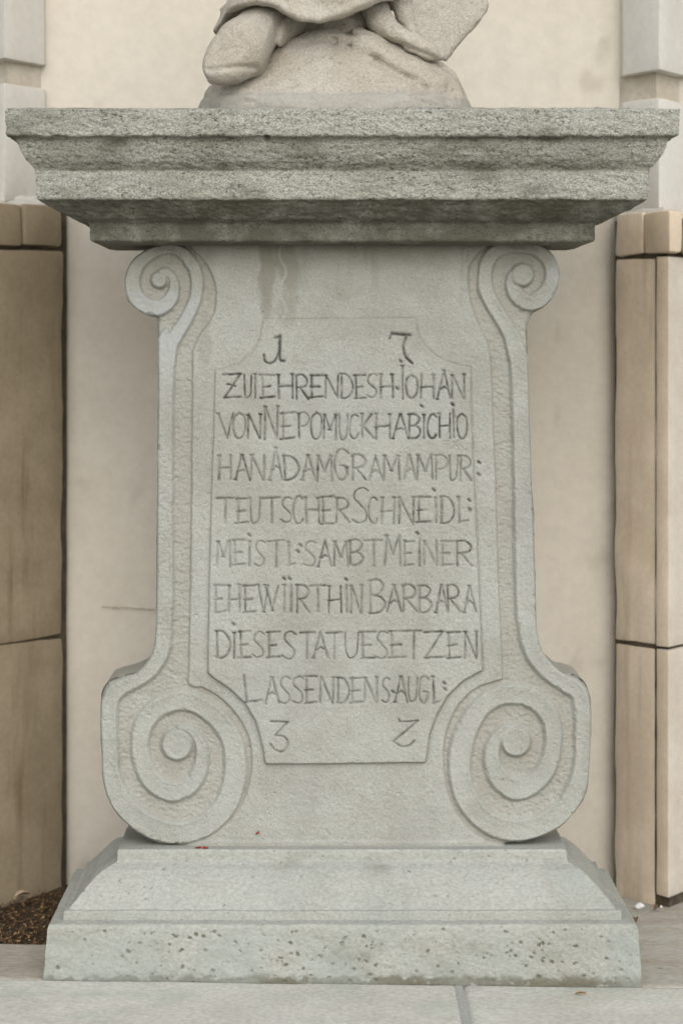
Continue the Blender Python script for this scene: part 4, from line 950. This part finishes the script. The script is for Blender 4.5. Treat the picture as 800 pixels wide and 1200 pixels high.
def pebble(loc, s, seed, label):
    bm = bmesh.new(); bmesh.ops.create_icosphere(bm, subdivisions=3, radius=1)
    r = random.Random(seed); a = [r.uniform(0, 6) for _ in range(6)]
    for v in bm.verts:
        k = 1+.14*math.sin(v.co.x*2.3+a[0])*math.cos(v.co.y*2.9+a[1])+.10*math.sin(v.co.z*3.7+a[2]+v.co.x*3); v.co = Vector((v.co.x*k*s[0], v.co.y*k*s[1], v.co.z*k*s[2]))
    me = bpy.data.meshes.new('pebble'); bm.to_mesh(me); bm.free(); me.polygons.foreach_set('use_smooth', [True]*len(me.polygons))
    return link('pebble', me, M['pebble'], loc=loc, label=label, category='pebble', group='white pebbles by the right socle')
x = px2x(749, .78); pebble((x, .79, gzf(x)+.006), (.013, .011, .008), 1, 'larger white pebble on the paving below the tan socle slab')
x = px2x(783, .80); pebble((x, .84, gzf(x)+.006), (.010, .009, .007), 2, 'white pebble at the right picture edge in front of the pale slab')
x = px2x(774, .78); pebble((x, .80, gzf(x)+.003), (.006, .006, .004), 3, 'tiny flat white pebble between the two larger ones')
# firebugs
def bug(loc, rot, label, L_=.0165):
    t = empty('red_bug', loc, label=label, category='bug', group='red bugs on the pedestal'); t.rotation_euler = rot
    def ell(name, c, s, mat):
        bm = bmesh.new(); bmesh.ops.create_uvsphere(bm, u_segments=12, v_segments=8, radius=1)
        for v in bm.verts: v.co = Vector((v.co.x*s[0]+c[0], v.co.y*s[1]+c[1], v.co.z*s[2]+c[2]))
        me = bpy.data.meshes.new(name); bm.to_mesh(me); bm.free(); me.polygons.foreach_set('use_smooth', [True]*len(me.polygons)); return link(name, me, M[mat], t)
    ell('abdomen', (-.12*L_, 0, .16*L_), (.38*L_, .19*L_, .12*L_), 'red'); ell('thorax', (.24*L_, 0, .16*L_), (.14*L_, .15*L_, .10*L_), 'red')
    ell('head', (.40*L_, 0, .15*L_), (.08*L_, .08*L_, .07*L_), 'black'); ell('wing_mark', (-.16*L_, .07*L_, .255*L_), (.08*L_, .06*L_, .03*L_), 'black'); ell('wing_mark', (-.16*L_, -.07*L_, .255*L_), (.08*L_, .06*L_, .03*L_), 'black')
    for s in (-1, 1):
        for k, xx in enumerate((.26, .08, -.10)):
            bm = bmesh.new(); a = Vector((xx*L_, s*.1*L_, .12*L_)); m_ = Vector((xx*L_*1.2, s*.30*L_, .2*L_)); e = Vector((xx*L_*1.6-.02*L_, s*.42*L_, .0))
            for p, q_ in ((a, m_), (m_, e)):
                d = (q_-p).normalized(); n1 = d.orthogonal().normalized()*.018*L_; n2 = d.cross(n1).normalized()*.018*L_
                va = [bm.verts.new(p+n1*math.cos(w_)+n2*math.sin(w_)) for w_ in (0, 2.09, 4.19)]; vb = [bm.verts.new(q_+n1*math.cos(w_)+n2*math.sin(w_)) for w_ in (0, 2.09, 4.19)]
                for i in range(3): bm.faces.new((va[i], va[(i+1) % 3], vb[(i+1) % 3], vb[i]))
            me = bpy.data.meshes.new('leg'); bm.to_mesh(me); bm.free(); link('leg', me, M['black'], t)
    return t
zt_ = px2z(996, .159)+.0015
bug((px2x(233, .175), .168, zt_), (.35, .12, math.pi), 'red bug on the base ledge, left one of a joined pair')
bug((px2x(241, .175), .168, zt_), (.35, .1, 0), 'red bug on the base ledge, right one of a joined pair')
bug((px2x(302, .20), YD+.002, px2z(976, YD)), (math.pi/2, -.6, 0), 'single red bug climbing the die above the base ledge', .012)
